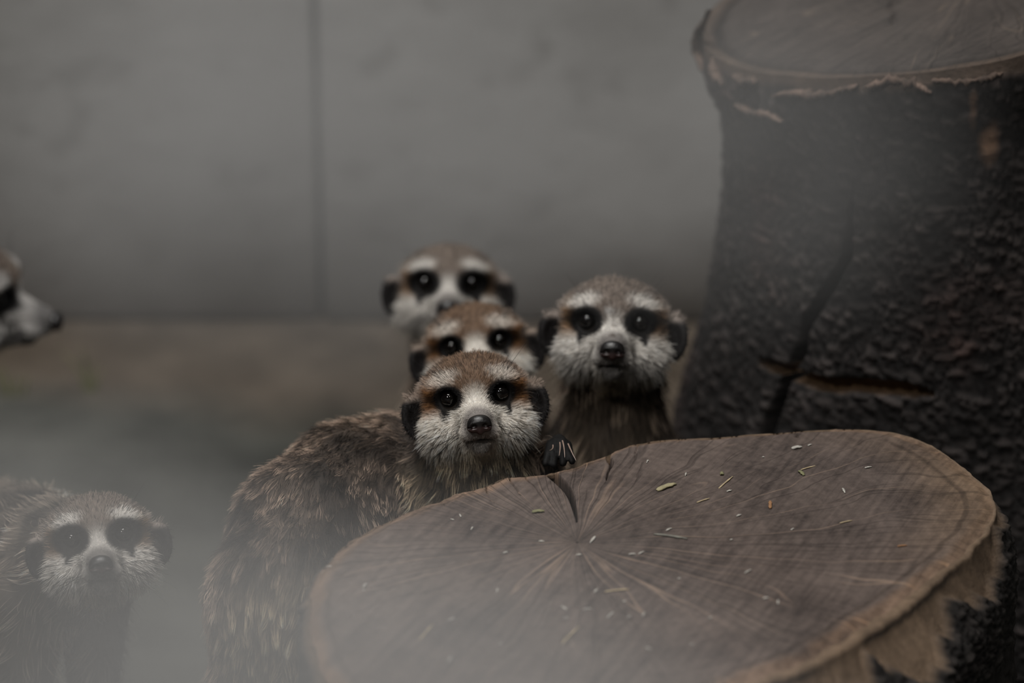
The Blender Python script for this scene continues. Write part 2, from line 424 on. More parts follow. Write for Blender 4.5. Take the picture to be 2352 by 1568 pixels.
# the far rim stands a little higher where the saw left a lip
tint = np.ones((len(pts), 3))
tint = mixc(tint, (1.75, 1.5, 1.2), (1 - sm(0.003, 0.0095, (1 - frf) * rim + 0.008 * (fbm(pts, 45, 3, 12) - 0.5))) * 0.9)
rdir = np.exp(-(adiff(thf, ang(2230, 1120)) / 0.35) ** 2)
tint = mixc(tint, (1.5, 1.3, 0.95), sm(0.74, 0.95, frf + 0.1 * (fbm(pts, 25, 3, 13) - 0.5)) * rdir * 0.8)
tint = mixc(tint, (0.12, 0.11, 0.08), cm * np.clip(dep / 0.004, 0, 1))
ringm = sm(0.935, 0.94, frf + 0.02 * fbm(pts, 18, 2, 44)) * (1 - sm(0.948, 0.954, frf + 0.02 * fbm(pts, 18, 2, 44)))
tint = mixc(tint, (0.4, 0.36, 0.3), ringm * 0.5 * (fbm(pts, 12, 2, 45) > 0.45))
ii = np.arange(NT * NR).reshape(NR, NT); jj = np.roll(ii, -1, 1)
F = np.stack([ii[:-1].ravel(), ii[1:].ravel(), jj[1:].ravel(), jj[:-1].ravel()], 1)
SB = np.array([PITH[0], PITH[1], 0.0])
stump = empty('tree_stump', SB)
tag(stump, 'low wide tree stump with cracked flat sawn top in front of the meerkats', 'tree stump')
M_WOOD = wood_mat('sawn_wood', 0, 0, (0.030, 0.0225, 0.020), (0.130, 0.100, 0.086), -0.42)
link('cut_top', mesh_np('cut_top', pts - SB, F, M_WOOD, col=tint), stump)
TOPX, TOPY, TOPZ = pts[:, 0].copy(), pts[:, 1].copy(), pts[:, 2].copy()
# bark side
NZ = 90
dz = np.concatenate([np.linspace(0, 0.06, 45), np.linspace(0.06, STUMP_Z, NZ - 44)[1:]])
rimz = pts.reshape(NR, NT, 3)[-1]
thg, dzg = np.meshgrid(TH, dz, indexing='xy'); thf, dzf = thg.ravel(), dzg.ravel()
low = np.exp(-(adiff(thf, ang(2080, 1460)) / 0.75) ** 2)      # torn lower right edge
flare = low * 0.020 * sm(0.0, 0.035, dzf) + 0.018 * sm(0.05, 0.25, dzf)
base = np.stack([PITH[0] + np.cos(thf) * np.tile(R0, NZ), PITH[1] + np.sin(thf) * np.tile(R0, NZ), STUMP_Z - dzf], 1)
rel, val = bark_relief(base, 21, 1.15)
band = 0.004 + low * (0.010 + 0.055 * (fbm(ct[np.arange(NT)], 8.0, 3, 77)[np.tile(np.arange(NT), NZ)] - 0.42))
bare = 1 - sm(0.0, 0.004, dzf - band + 0.006 * (fbm(base, 120, 3, 31) - 0.5))
off = flare + (1 - bare) * (0.004 + 0.0032 * rel) * sm(0, 0.003, dzf) + bare * 0.002 * (fbm(base * np.array([1, 1, 0.25]), 160, 3, 33) - 0.5) * sm(0, 0.002, dzf)
step = low * 0.006 * sm(0.0, 0.002, dzf)
R1 = np.tile(R0, NZ) + off + step
side = np.stack([PITH[0] + np.cos(thf) * R1, PITH[1] + np.sin(thf) * R1, np.where(dzf == 0, np.tile(rimz[:, 2], NZ), STUMP_Z - dzf - (rimz[0, 2] * 0))], 1)
side[:NT] = rimz
colb = np.tile(np.array([[0.026, 0.022, 0.020]]), (len(side), 1)) * (0.55 + 1.1 * val[:, None]) * (0.5 + 0.8 * rel[:, None])
wcol = np.array([[0.15, 0.103, 0.068]]) * (0.55 + 0.9 * fbm(base * np.array([1, 1, 0.3]), 90, 4, 41))[:, None]
colb = colb * (1 - bare[:, None]) + wcol * bare[:, None]
colb = mixc(colb, (0.012, 0.010, 0.009), low * np.exp(-((dzf - 0.0045) / 0.0016) ** 2) * 0.9 * sm(0.3, 0.5, fbm(base, 28, 2, 78)))
ii = np.arange(NT * NZ).reshape(NZ, NT); jj = np.roll(ii, -1, 1)
F = np.stack([ii[:-1].ravel(), ii[1:].ravel(), jj[1:].ravel(), jj[:-1].ravel()], 1)
link('bark', mesh_np('bark', side - SB, F, M_BARK, col=colb), stump)

# tall stump behind right
TC = np.array([0.272, 1.757, 0.0]); TRD = 0.152; TZ = 0.424
def top_z(x): return TZ + (x - TC[0]) * 0.26
NT2 = 1500; TH2 = np.linspace(-np.pi, np.pi, NT2, endpoint=False)
ct2 = np.stack([np.cos(TH2), np.sin(TH2), np.zeros(NT2)], 1)
RB = TRD * (1 + 0.07 * (fbm(ct2, 1.6, 3, 91) - 0.5)) + 0.003 * (fbm(ct2, 9, 2, 92) - 0.5)
NZ2 = 220
u = np.linspace(0, 1, NZ2) ** 0.9
thg, ug = np.meshgrid(TH2, u, indexing='xy'); thf, uf = thg.ravel(), ug.ravel()
rb = np.tile(RB, NZ2)
xx = TC[0] + np.cos(thf) * rb; zt = top_z(xx)
zz = zt * (1 - uf)
base = np.stack([xx, TC[1] + np.sin(thf) * rb, zz], 1)
rel, val = bark_relief(base, 51)
dtop = zt - zz
lip = 0.010 * (1 - sm(0.012, 0.05, dtop)) - 0.006 * np.exp(-((dtop - 0.085) / 0.05) ** 2)
flr = 0.032 * sm(0.22, 0.40, dtop) + 0.006 * sm(0.12, 0.25, dtop) + 0.012 * sm(0.16, 0.25, dtop) * sm(-0.3, -0.9, np.cos(thf))
xloc = xx - TC[0]
front = np.sin(thf) < 0.3
def path_x(z, pts_):   # crack centre line as x(z)
    zs = [p[0] for p in pts_]; xs = [p[1] for p in pts_]; return np.interp(z, zs, xs)
def surf(px, py):      # point on the trunk's front side seen at a pixel
    lo_, hi_ = 1.2, 2.2
    for d in np.linspace(1.45, 2.1, 1300):
        w = W(px, py, d)
        if math.hypot(w[0] - TC[0], w[1] - TC[1]) < TRD: return w
    return W(px, py, 1.75)
CK = [surf(*p) for p in ((1955, 400), (1945, 500), (1938, 600), (1890, 680), (1855, 745), (1848, 800), (1822, 865), (1805, 930), (1795, 1010), (1790, 1100))]
CK = sorted((w[2], w[0]) for w in CK)
cxl = path_x(zz, CK) + 0.0016 * (fbm(base, 70, 2, 61) - 0.5) * 2
cw = 0.0026 * sm(CK[-1][0] + 0.004, CK[-1][0] - 0.05, zz) * (0.7 + 0.6 * fbm(base, 30, 2, 62))
ckm = np.where(front, 1 - sm(0.6, 1.3, np.abs(xx - cxl) / (cw + 1e-5)), 0) * (zz < CK[-1][0])
# chainsaw slot
SL = [surf(*p) for p in ((1735, 820), (1790, 838), (1850, 862), (1905, 878), (1990, 882), (2080, 886), (2150, 896))]
SLx = [w[0] for w in SL]; SLz = [w[2] for w in SL]
zc = np.interp(xx, SLx, SLz)
sw = 0.0036 * sm(SLx[0], SLx[0] + 0.012, xx) * (1 - sm(SLx[-1] - 0.014, SLx[-1] + 0.002, xx))
slm = np.where(front, 1 - sm(0.75, 1.15, np.abs(zz - zc) / (sw + 1e-5)), 0) * (sw > 2e-4)
slow = np.where(front, 1 - sm(0.0, 1.0, (zc - zz) / 0.012), 0) * 0
rel = rel * (1 - slm)
off = lip + flr + 0.0030 * rel * sm(0.004, 0.02, dtop) - ckm * 0.014 - slm * 0.013
R1 = rb + off
side = np.stack([TC[0] + np.cos(thf) * R1, TC[1] + np.sin(thf) * R1, zz], 1)
side[:, 2] -= slm * 0.004
topbare = 1 - sm(0.0, 0.004, dtop - 0.003 - 0.012 * (fbm(base, 24, 3, 71) - 0.4))
colb = np.tile(np.array([[0.020, 0.0165, 0.0155]]), (len(side), 1)) * (0.5 + 1.3 * val[:, None] ** 1.5) * (0.4 + 1.1 * rel[:, None])
redp = sm(0.5, 0.7, fbm(base, 11, 3, 73)); colb = colb * (1 + redp[:, None] * np.array([[0.5, 0.1, 0.0]]))
colb = mixc(colb, (0.16, 0.095, 0.05), slm)
colb = mixc(colb, (0.16, 0.115, 0.085), topbare * 0.7 * (0.4 + 0.6 * fbm(base, 60, 3, 74)))
colb = mixc(colb, (0.004, 0.0035, 0.003), ckm * (1 - slm))
# bare orange scar on the upper right of the bark
pw = surf(2270, 330); scar = np.exp(-(((xx - pw[0]) / 0.006) ** 2 + ((zz - pw[2]) / 0.013) ** 2)) * front
pw2 = surf(2235, 240); scar = np.maximum(scar, 0.5 * np.exp(-(((xx - pw2[0]) / 0.003) ** 2 + ((zz - pw2[2]) / 0.02) ** 2)) * front)
colb = mixc(colb, (0.20, 0.12, 0.075), np.clip(scar * 1.6 - 0.4 + 0.8 * (fbm(base, 110, 3, 75) - 0.5), 0, 1))
tall = empty('trunk_section', TC)
tag(tall, 'tall upright trunk section with dark scaly bark behind the low stump', 'tree trunk')
ii = np.arange(NT2 * NZ2).reshape(NZ2, NT2); jj = np.roll(ii, -1, 1)
F = np.stack([ii[:-1].ravel(), ii[1:].ravel(), jj[1:].ravel(), jj[:-1].ravel()], 1)
link('bark', mesh_np('bark', side - TC, F, M_BARK, col=colb), tall)
# its slanted cut top
NRt = 60; fr2 = np.linspace(0.003, 1, NRt)
thg, frg = np.meshgrid(TH2, fr2, indexing='xy'); thf, frf = thg.ravel(), frg.ravel()
rimr = np.tile(R1[:NT2], NRt)
tp = np.stack([TC[0] + np.cos(thf) * rimr * frf, TC[1] + np.sin(thf) * rimr * frf, np.zeros(len(thf))], 1)
tp[:, 2] = top_z(TC[0] + np.cos(thf) * np.tile(RB, NRt) * frf) + 0.0022 * (fbm(tp, 20, 4, 81) - 0.5) * (1 - sm(0.97, 1, frf))
t_c = W(2040, 40, 1.78); e0, e1 = on_plane(2052, 112, 0.395), on_plane(2028, -60, 0.395); ev = (e1 - e0)[:2]; el = np.linalg.norm(ev); ev /= el
tt_ = (tp[:, :2] - e0[:2]) @ ev; tn_ = (tp[:, 0] - e0[0]) * ev[1] - (tp[:, 1] - e0[1]) * ev[0] + 0.0012 * np.sin(tt_ * 260)
tcm = (1 - sm(0.5, 1.3, np.abs(tn_) / (0.0007 + 0.0016 * np.clip(tt_ / el, 0, 1)))) * (tt_ > 0) * (tt_ < el); tp[:, 2] -= tcm * 0.006
groove = sm(0.925, 0.935, frf + 0.015 * (fbm(tp, 30, 2, 82) - 0.5)) * (1 - sm(0.95, 0.96, frf + 0.015 * (fbm(tp, 30, 2, 82) - 0.5)))
tp[:, 2] -= groove * 0.004 - sm(0.96, 0.99, frf) * 0.003 * (fbm(tp, 90, 3, 83) - 0.4) * (1 - sm(0.99, 1, frf))
tint = np.ones((len(tp), 3)); tint = mixc(tint, (1.3, 1.12, 0.95), sm(0.955, 0.975, frf)); tint = mixc(tint, (0.15, 0.13, 0.1), np.maximum(tcm, groove * 0.8))
ii = np.arange(NT2 * NRt).reshape(NRt, NT2); jj = np.roll(ii, -1, 1)
F = np.stack([ii[:-1].ravel(), ii[1:].ravel(), jj[1:].ravel(), jj[:-1].ravel()], 1)
M_WOOD2 = wood_mat('weathered_wood', 0, 0, (0.020, 0.017, 0.0155), (0.062, 0.051, 0.045), -0.8)
link('cut_top', mesh_np('cut_top', tp - TC, F, M_WOOD2, col=tint), tall)
# splintered bark flakes below its rim
M_FLAKE, nt_, b_ = mat('splintered_wood', 0.85, 0.2)
tc_ = nd(nt_, 'ShaderNodeTexCoord'); n_ = nd(nt_, 'ShaderNodeTexNoise', Scale=130.0, Detail=5.0); nt_.links.new(tc_.outputs['Object'], n_.inputs['Vector'])
r_ = ramp(nt_, [(0.3, (0.030, 0.022, 0.018)), (0.7, (0.13, 0.090, 0.070))]); nt_.links.new(n_.outputs['Fac'], r_.inputs[0]); nt_.links.new(r_.outputs[0], b_.inputs['Base Color'])
def flake(path, w0, seed, parent, org):
    """torn, ragged splinter of bark lying along path (world points)"""
    r = np.random.default_rng(seed); path = np.array(path); n = 44
    s = np.linspace(0, 1, n); cum = np.linspace(0, 1, len(path))
    c = np.stack([np.interp(s, cum, path[:, k]) for k in range(3)], 1)
    v = []; f = []; up_w = np.convolve(r.random(n + 4), np.ones(3) / 3, 'same')[2:-2]; dn_w = np.convolve(r.random(n + 4), np.ones(2) / 2, 'same')[2:-2]
    for k in range(n):
        taper = math.sin(math.pi * min(0.985, 0.015 + s[k] * 0.97)) ** 0.5
        o = c[k]; radial = np.array([o[0] - TC[0], o[1] - TC[1], 0]); radial /= np.linalg.norm(radial); up = np.array([0, 0, 1.0])
        a1, a2 = w0 * taper * (0.2 + 1.5 * up_w[k] ** 1.5), w0 * taper * (0.2 + 2.2 * dn_w[k] ** 2)
        bow = 0.0016 * math.sin(s[k] * 7 + seed) + 0.0012 * r.random()
        for q_ in (o + up * a1 - radial * 0.004, o + up * a1 * 0.7 + radial * bow, o - up * a2 * 0.5 + radial * (bow + 0.0008 * r.random()), o - up * a2 - radial * 0.003): v.append(q_ - org)
        if k: f += [((k - 1) * 4 + a, (k - 1) * 4 + (a + 1) % 4, k * 4 + (a + 1) % 4, k * 4 + a) for a in range(4)]
    return link('bark_flake', mesh_np('bark_flake', v, f, M_FLAKE), parent)
def out(px, py, lift=0.013):
    w = surf(px, py); d = np.array([w[0] - TC[0], w[1] - TC[1], 0]); return w + d / np.linalg.norm(d) * lift
for k, (pp, w0) in enumerate((([(1810, 212), (1850, 203), (1900, 210), (1950, 196), (1990, 185)], 0.0028), ([(1735, 232), (1760, 250), (1790, 254), (1835, 268)], 0.0022),
                              ([(2010, 185), (2060, 172), (2110, 176), (2150, 196)], 0.0032), ([(2150, 168), (2200, 175), (2250, 165), (2300, 150)], 0.0030),
                              ([(1700, 190), (1690, 170), (1680, 130)], 0.0022), ([(1655, 160), (1648, 120), (1652, 70), (1672, 20)], 0.0024), ([(1725, 165), (1750, 178), (1775, 182)], 0.0026))):
    flake([out(*p) for p in pp], w0, 100 + k, tall, TC)

# ------------------------------------------------------------------ meerkats
def rotm(yaw, pitch, roll):
    return np.array(Matrix.Rotation(yaw, 3, 'Z') @ Matrix.Rotation(-pitch, 3, 'X') @ Matrix.Rotation(-roll, 3, 'Y'))

def head_sdf(q):
    """head in its own frame, cm: origin between the eyes, face towards -y, z up"""
    a = q.copy(); a[:, 0] = np.abs(a[:, 0])
    d = s_ell(q, (0, 2.0, 0.30), (2.72, 2.9, 1.88))
    d = smin(d, s_ell(a, (1.3, 0.15, 0.62), (0.95, 0.8, 0.42)), 0.5)
    d = smin(d, s_ell(a, (1.58, 1.1, -1.5), (1.15, 1.6, 1.25)), 0.7)
    d = smin(d, s_cone(q, (0, 0.5, -0.85), (0, -2.35, -1.48), 1.22, 0.66), 0.55)
    d = smin(d, s_ell(a, (0.48, -1.65, -1.88), (0.56, 0.85, 0.48)), 0.3)
    d = smin(d, s_cone(q, (0, 0.6, -2.1), (0, -1.5, -2.5), 1.2, 0.42), 0.35)
    # mouth line
    zm = -2.2 - 0.10 * a[:, 0]
    g = np.maximum(np.maximum(np.abs(q[:, 2] - zm) - 0.05, q[:, 1] + 0.9), a[:, 0] - 0.75)
    d = smax(d, -smax(g, -(d + 0.22), 0.05), 0.08)
    # eye sockets
    e = np.linalg.norm(a - np.array((1.32, -0.32, 0.0)), axis=1) - 0.50
    d = smax(d, -e, 0.22)
    # ears: cupped discs on the sides
    c, s_ = math.cos(0.45), math.sin(0.45)
    b = a - np.array((3.08, 1.8, -0.80)); br = np.stack([b[:, 0] * c - b[:, 1] * s_, b[:, 0] * s_ + b[:, 1] * c, b[:, 2] - 0.12 * b[:, 0]], 1)
    ear = s_ell(br, (0, 0, 0), (0.84, 0.34, 1.2))
    ear = smax(ear, -s_ell(br, (0.05, -0.34, -0.1), (0.6, 0.36, 0.9)), 0.12)
    return smin(d, ear, 0.22)

def head_color(q, pal):
    x = q[:, 0]; ax = np.abs(x); y = q[:, 1]; z = q[:, 2]; N = len(q)
    n1 = fbm(q, 2.2, 3, 5); n2 = vnoise(q, 6.0, 9)
    c = np.tile(np.array(pal['crown'], float), (N, 1)) * (0.75 + 0.5 * n1)[:, None]
    c = mixc(c, pal['grey'], sm(1.1, 2.0, ax) * sm(0.4, 1.2, z) * 0.75)
    c = mixc(c, pal['grey'], sm(2.2, 4.0, y) * 0.8)
    def ell(cx, cz, rx, rz, soft=0.35, tilt=0.0):
        dx = ax - cx; dz_ = z - cz - tilt * dx
        k = np.sqrt((dx / rx) ** 2 + (dz_ / rz) ** 2)
        return 1 - sm(1 - soft, 1 + soft, k)
    fr_ = 1 - sm(1.6, 2.6, y)
    white = np.array(pal['white'])
    lowz = sm(-0.15, -0.75, z + 0.25 * (n1 - 0.5)) * (1 - sm(2.2, 3.2, y))
    c = mixc(c, white, lowz)
    c = mixc(c, white * 0.92, ell(0, -0.55, 0.75, 0.95, 0.4) * (1 - sm(0.6, 1.2, y)))
    c = mixc(c, pal['rufous'], ell(2.25, 0.2, 0.6, 0.95, 0.45) * (1 - sm(0.9, 1.5, y)) * 0.9)
    c = mixc(c, np.array(pal['grey']) * 1.5, sm(2.25, 2.6, ax) * sm(-0.5, 0.1, z) * sm(0.5, 1.2, y) * (1 - sm(2.4, 3.0, y)) * 0.8)
    c = mixc(c, np.array(pal['rufous']) * 1.2, ell(2.1, -0.6, 0.6, 0.3, 0.6) * fr_ * 0.25)
    c = mixc(c, white, ell(1.55, 0.94, 0.8, 0.34, 0.5, -0.2) * (1 - sm(1.2, 2.2, y)) * pal['brow'])
    # greying of the muzzle around nose and lips
    nose = np.linalg.norm(q - np.array((0, -2.9, -1.25)), axis=1)
    c = mixc(c, pal['muzzle'], (1 - sm(0.75, 1.75, nose)) * 0.8)
    spk = sm(0.66, 0.8, vnoise(q, 3.3, 21)) * (1 - sm(-1.2, -0.2, y)) * sm(-0.9, -1.4, z)
    c = mixc(c, (0.05, 0.04, 0.04), spk * 0.6)
    if pal['fleck']:
        c = mixc(c, (0.85, 0.83, 0.80), (1 - sm(0.12, 0.3, np.hypot(x + 0.2, z - 0.42))) * (y < 1.0) * pal['fleck'])
        c = mixc(c, (0.09, 0.065, 0.05), sm(0.52, 0.66, fbm(q, 2.6, 2, 77)) * ell(0, -0.1, 0.6, 0.9, 0.3) * (y < 1.0) * 0.6)
    # lips and chin
    zm = -2.2 - 0.10 * ax
    lip = np.exp(-((z - zm) / 0.16) ** 2) * (1 - sm(-1.0, -0.3, y)) * (1 - sm(0.6, 1.1, ax))
    c = mixc(c, (0.035, 0.025, 0.022), lip * 0.85)
    chin = (1 - sm(0.6, 1.0, np.sqrt((ax / 0.75) ** 2 + ((z + 2.62) / 0.36) ** 2))) * (1 - sm(-0.9, -0.2, y))
    c = mixc(c, (0.055, 0.05, 0.05), chin * 0.75)
    # throat
    c = mixc(c, pal['throat'], sm(-2.35, -3.1, z) * sm(-1.6, -0.4, y))
    # eye patches with a tear towards the cheek
    k = np.sqrt(((ax - 1.36) / 0.82) ** 2 + ((z + 0.03) / 0.72) ** 2) / pal['patch']
    tear = np.sqrt(((ax - 1.42 - 0.16 * (-z)) / np.clip(0.46 + 0.22 * z, 0.1, 0.5)) ** 2 + ((z + 0.65) / 0.62) ** 2)
    outer = np.sqrt(((ax - 2.0) / 0.45) ** 2 + ((z - 0.0) / 0.26) ** 2)
    patch = np.maximum(np.maximum(1 - sm(0.82, 1.12, k), 1 - sm(0.75, 1.15, tear / pal['patch'])), (1 - sm(0.6, 1.3, outer)) * 0.8) * (1 - sm(1.6, 2.4, y))
    c = mixc(c, (0.006, 0.005, 0.005), patch)
    # ears
    earm = sm(2.55, 2.85, ax) * sm(0.6, 1.0, y) * (1 - sm(2.9, 3.3, y)) * (1 - sm(-0.1, 0.3, z)) * sm(-2.2, -2.0, z)
    c = mixc(c, (0.014, 0.012, 0.012), earm)
    return c, patch, earm

PAL_R = dict(crown=(0.195, 0.122, 0.078), grey=(0.25, 0.20, 0.165), white=(0.84, 0.78, 0.70), rufous=(0.25, 0.115, 0.042), muzzle=(0.17, 0.15, 0.145),
             throat=(0.66, 0.54, 0.38), back=(0.165, 0.122, 0.094), belly=(0.46, 0.36, 0.24), brow=0.6, patch=1.0, fleck=0.0)
PAL_G = dict(crown=(0.22, 0.175, 0.145), grey=(0.25, 0.21, 0.185), white=(0.72, 0.68, 0.63), rufous=(0.27, 0.16, 0.085), muzzle=(0.13, 0.115, 0.11),
             throat=(0.24, 0.19, 0.13), back=(0.22, 0.17, 0.135), belly=(0.34, 0.26, 0.19), brow=0.95, patch=1.24, fleck=0.0)

def nose_sdf(q):
    a = q.copy(); a[:, 0] = np.abs(a[:, 0])
    d = s_ell(q, (0, -2.88, -1.36), (0.60, 0.42, 0.40))
    d = smin(d, s_ell(a, (0.34, -2.98, -1.58), (0.30, 0.26, 0.30)), 0.16)
    d = smin(d, s_ell(q, (0, -3.02, -1.72), (0.22, 0.22, 0.28)), 0.12)
    d = smax(d, -s_ell(a, (0.30, -3.25, -1.55), (0.17, 0.16, 0.12)), 0.06)
    d = smax(d, -s_ell(a, (0.52, -3.12, -1.62), (0.16, 0.12, 0.06)), 0.05)
    d = smax(d, -s_cone(q, (0, -3.34, -1.45), (0, -3.25, -2.1), 0.05, 0.05), 0.05)
    return d

def sphere_np(c, r, n=28):
    th = np.linspace(0, np.pi, n); ph = np.linspace(0, 2 * np.pi, 2 * n, endpoint=False)
    t, p = np.meshgrid(th, ph, indexing='ij')
    v = np.stack([np.sin(t) * np.cos(p), np.sin(t) * np.sin(p), np.cos(t)], -1).reshape(-1, 3) * r + c
    ii = np.arange(n * 2 * n).reshape(n, 2 * n); jj = np.roll(ii, -1, 1)
    f = np.stack([ii[:-1].ravel(), ii[1:].ravel(), jj[1:].ravel(), jj[:-1].ravel()], 1)
    return v, f

def meerkat(label, mid, hs, chain, limbs, pal, yaw=0.0, pitch=0.0, roll=0.0, face_cam=True, vox=0.14, nh=12000, nb=8000, base=None,
            toes=(), claws=(), body_len=1.2, stripes=0.0, hair_r=0.010, seed=1, body_dark=1.0):
    """mid: point between the eyes (m); chain/limbs: lists of (point m, radius cm) for spine and legs"""
    r = np.random.default_rng(seed)
    mid = np.asarray(mid)
    if face_cam:
        v = np.array([0, 0, CAM_H]) - mid
        yaw += -math.atan2(mid[0], mid[1]); pitch += math.atan2(v[2], math.hypot(v[0], v[1]))
    R = rotm(yaw, pitch, roll)
    base = np.asarray(base if base is not None else (chain[-1][0][0], chain[-1][0][1], 0.0))
    def to_head(P): return ((P - mid * 100) @ R) / hs          # cm world -> head frame
    def from_head(q): return (q * hs) @ R.T + mid * 100
    occ = from_head(np.array([[0, 2.4, -1.0]]))[0]
    spine = [(occ, 2.3 * hs)] + [(np.asarray(p) * 100, rr_) for p, rr_ in chain]
    limbc = [[(np.asarray(p) * 100, rr_) for p, rr_ in l] for l in limbs]
    toec = [[(np.asarray(p) * 100, rr_) for p, rr_ in l] for l in toes]
    def body(P):
        d = None
        for (a, ra), (b, rb_) in zip(spine[:-1], spine[1:]):
            e = s_cone(P, a, b, ra, rb_); d = e if d is None else smin(d, e, 1.2)
        for l in limbc:
            e0 = None
            for (a, ra), (b, rb_) in zip(l[:-1], l[1:]):
                e = s_cone(P, a, b, ra, rb_); e0 = e if e0 is None else smin(e0, e, 0.4)
            d = smin(d, e0, 0.7)
        for l in toec:
            for (a, ra), (b, rb_) in zip(l[:-1], l[1:]):
                d = smin(d, s_cone(P, a, b, ra, rb_), 0.05)
        return d
    def fn(P):
        h = head_sdf(to_head(P)) * hs
        return smin(h, body(P), 0.8)
    allp = np.array([p for p, _ in spine] + [p for l in limbc + toec for p, _ in l] + [mid * 100])
    lo = allp.min(0) - 5.2; hi = allp.max(0) + 5.2
    V, Q = surface_nets(fn, lo, hi, vox)
    VN = vnormals(V, Q)
    # colours
    def colour(P):
        q = to_head(P); hd = head_sdf(q) * hs; bd = body(P)
        w = sm(-0.3, 0.9, bd - hd)                                   # 1 on the head
        hc, patch, earm = head_color(q, pal)
        # nearest spine station for the body pattern
        best = np.full(len(P), 1e9); tdir = np.zeros((len(P), 3)); along = np.zeros(len(P)); acc = 0.0; cen = np.zeros((len(P), 3))
        for (a, ra), (b, rb_) in zip(spine[:-1], spine[1:]):
            ab = b - a; L_ = np.linalg.norm(ab); t = np.clip(((P - a) @ ab) / (L_ * L_), 0, 1)
            cpt = a + t[:, None] * ab; dd = np.linalg.norm(P - cpt, axis=1); nw = dd < best
            best = np.where(nw, dd, best); tdir[nw] = ab / L_; along = np.where(nw, acc + t * L_, along); cen[nw] = cpt[nw]; acc += L_
        n1 = fbm(P, 0.35, 3, seed); n2 = fbm(P, 0.9, 2, seed + 3)
        bc = np.tile(np.array(pal['back'], float) * body_dark, (len(P), 1)) * (0.35 + 1.3 * sm(0.3, 0.7, n1))[:, None]
        if stripes:
            st = sm(0.1, 0.6, np.sin(along * 2.1 + 3 * (n2 - 0.5))); bc = bc * (1 - stripes * st)[:, None]
        # underside and chest
        head_f = R @ np.array([0, -1.0, 0]); ftop = (P - cen) / (best[:, None] + 1e-6)
        fdot = ftop @ (np.array([head_f[0], head_f[1], -0.3]) / np.linalg.norm([head_f[0], head_f[1], -0.3]))
        bc = mixc(bc, pal['belly'], sm(0.25, 0.8, fdot) * 0.8)
        leg = np.full(len(P), 1e9)
        for l in toec:
            for (a, ra), (b, rb_) in zip(l[:-1], l[1:]): leg = np.minimum(leg, s_cone(P, a, b, ra, rb_))
        if toec: bc = mixc(bc, (0.006, 0.005, 0.005), 1 - sm(0.1, 0.9, leg))
        c = bc * (1 - w)[:, None] + hc * w[:, None]
        return c, w, patch * w, earm * w, tdir, q, leg
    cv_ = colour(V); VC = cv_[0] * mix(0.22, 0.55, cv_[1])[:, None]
    root = empty('meerkat', base)
    tag(root, label, 'meerkat', 'meerkats in the enclosure')
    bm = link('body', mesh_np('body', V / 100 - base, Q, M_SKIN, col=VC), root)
    # eyes and nose
    for s in (-1, 1):
        sv, sf = sphere_np(np.array((s * 1.32, -0.08, 0.0)), 0.45)
        link('eye', mesh_np('eye', from_head(sv) / 100 - base, sf, M_EYE), root)
    nv, nq = surface_nets(nose_sdf, np.array((-1.2, -3.8, -2.6)), np.array((1.2, -2.2, -0.6)), 0.05)
    ncol = np.tile(np.array([[0.006, 0.005, 0.005]]), (len(nv), 1))
    ncol = mixc(ncol, (0.028, 0.013, 0.012), sm(-1.45, -1.75, nv[:, 2]) * 0.8)
    link('nose', mesh_np('nose', from_head(nv) / 100 - base, nq, M_NOSE, col=ncol), root)
    for cl in claws:
        cl = np.array(cl); n = 12; s = np.linspace(0, 1, n)
        ctr = ((1 - s) ** 2)[:, None] * cl[0] + (2 * s * (1 - s))[:, None] * cl[1] + (s ** 2)[:, None] * cl[2]
        vv = []; ff = []
        for k in range(n):
            rr_ = 0.00038 * (1 - 0.75 * s[k] ** 2)
            for a in range(8):
                an = a / 8 * 2 * math.pi; vv.append(ctr[k] + np.array((math.cos(an) * rr_, math.sin(an) * rr_ * 0.7, math.sin(an) * rr_ * 0.7)) - base)
            if k: ff += [((k - 1) * 8 + a, (k - 1) * 8 + (a + 1) % 8, k * 8 + (a + 1) % 8, k * 8 + a) for a in range(8)]
        link('claw', mesh_np('claw', vv, ff, M_CLAW), root)
    # ---------------- fur
    c4 = V[Q]; ar = 0.5 * np.linalg.norm(np.cross(c4[:, 2] - c4[:, 0], c4[:, 3] - c4[:, 1]), axis=1)
    fc = c4.mean(1); fnm = VN[Q].mean(1)
    hq = to_head(fc); onhead = (head_sdf(hq) * hs < body(fc) + 0.2)
    view = np.array([0, 0, CAM_H * 100]) - fc; view /= np.linalg.norm(view, axis=1, keepdims=True)
    fac = (fnm * view).sum(1); vis = 0.04 + 0.96 * sm(-0.45, 0.0, fac)
    vis *= 0.2 + 0.8 * sm(-1, 2, fc[:, 2])
    # coat over the muzzle is short and dense
    dens_h = ar * vis * onhead * (1 + 2.2 * (1 - sm(-1.0, 0.6, hq[:, 1])))
    dens_b = ar * vis * (~onhead)
    def roots(dens, n):
        cdf = np.cumsum(dens); k = np.searchsorted(cdf, r.random(n) * cdf[-1]); k = np.clip(k, 0, len(Q) - 1)
        a, b = r.random(n)[:, None], r.random(n)[:, None]; q4 = Q[k]
        P = (V[q4[:, 0]] * (1 - a) + V[q4[:, 1]] * a) * (1 - b) + (V[q4[:, 3]] * (1 - a) + V[q4[:, 2]] * a) * b
        Nn = (VN[q4[:, 0]] * (1 - a) + VN[q4[:, 1]] * a) * (1 - b) + (VN[q4[:, 3]] * (1 - a) + VN[q4[:, 2]] * a) * b
        return P, Nn / np.linalg.norm(Nn, axis=1, keepdims=True)
    Ph, Nh = roots(dens_h, nh); Pb, Nb = roots(dens_b, nb)
    P = np.concatenate([Ph, Pb]); Nn = np.concatenate([Nh, Nb]); n = len(P)
    col, w, patch, earm, tdir, q, leg = colour(P)
    keep = np.ones(n, bool)
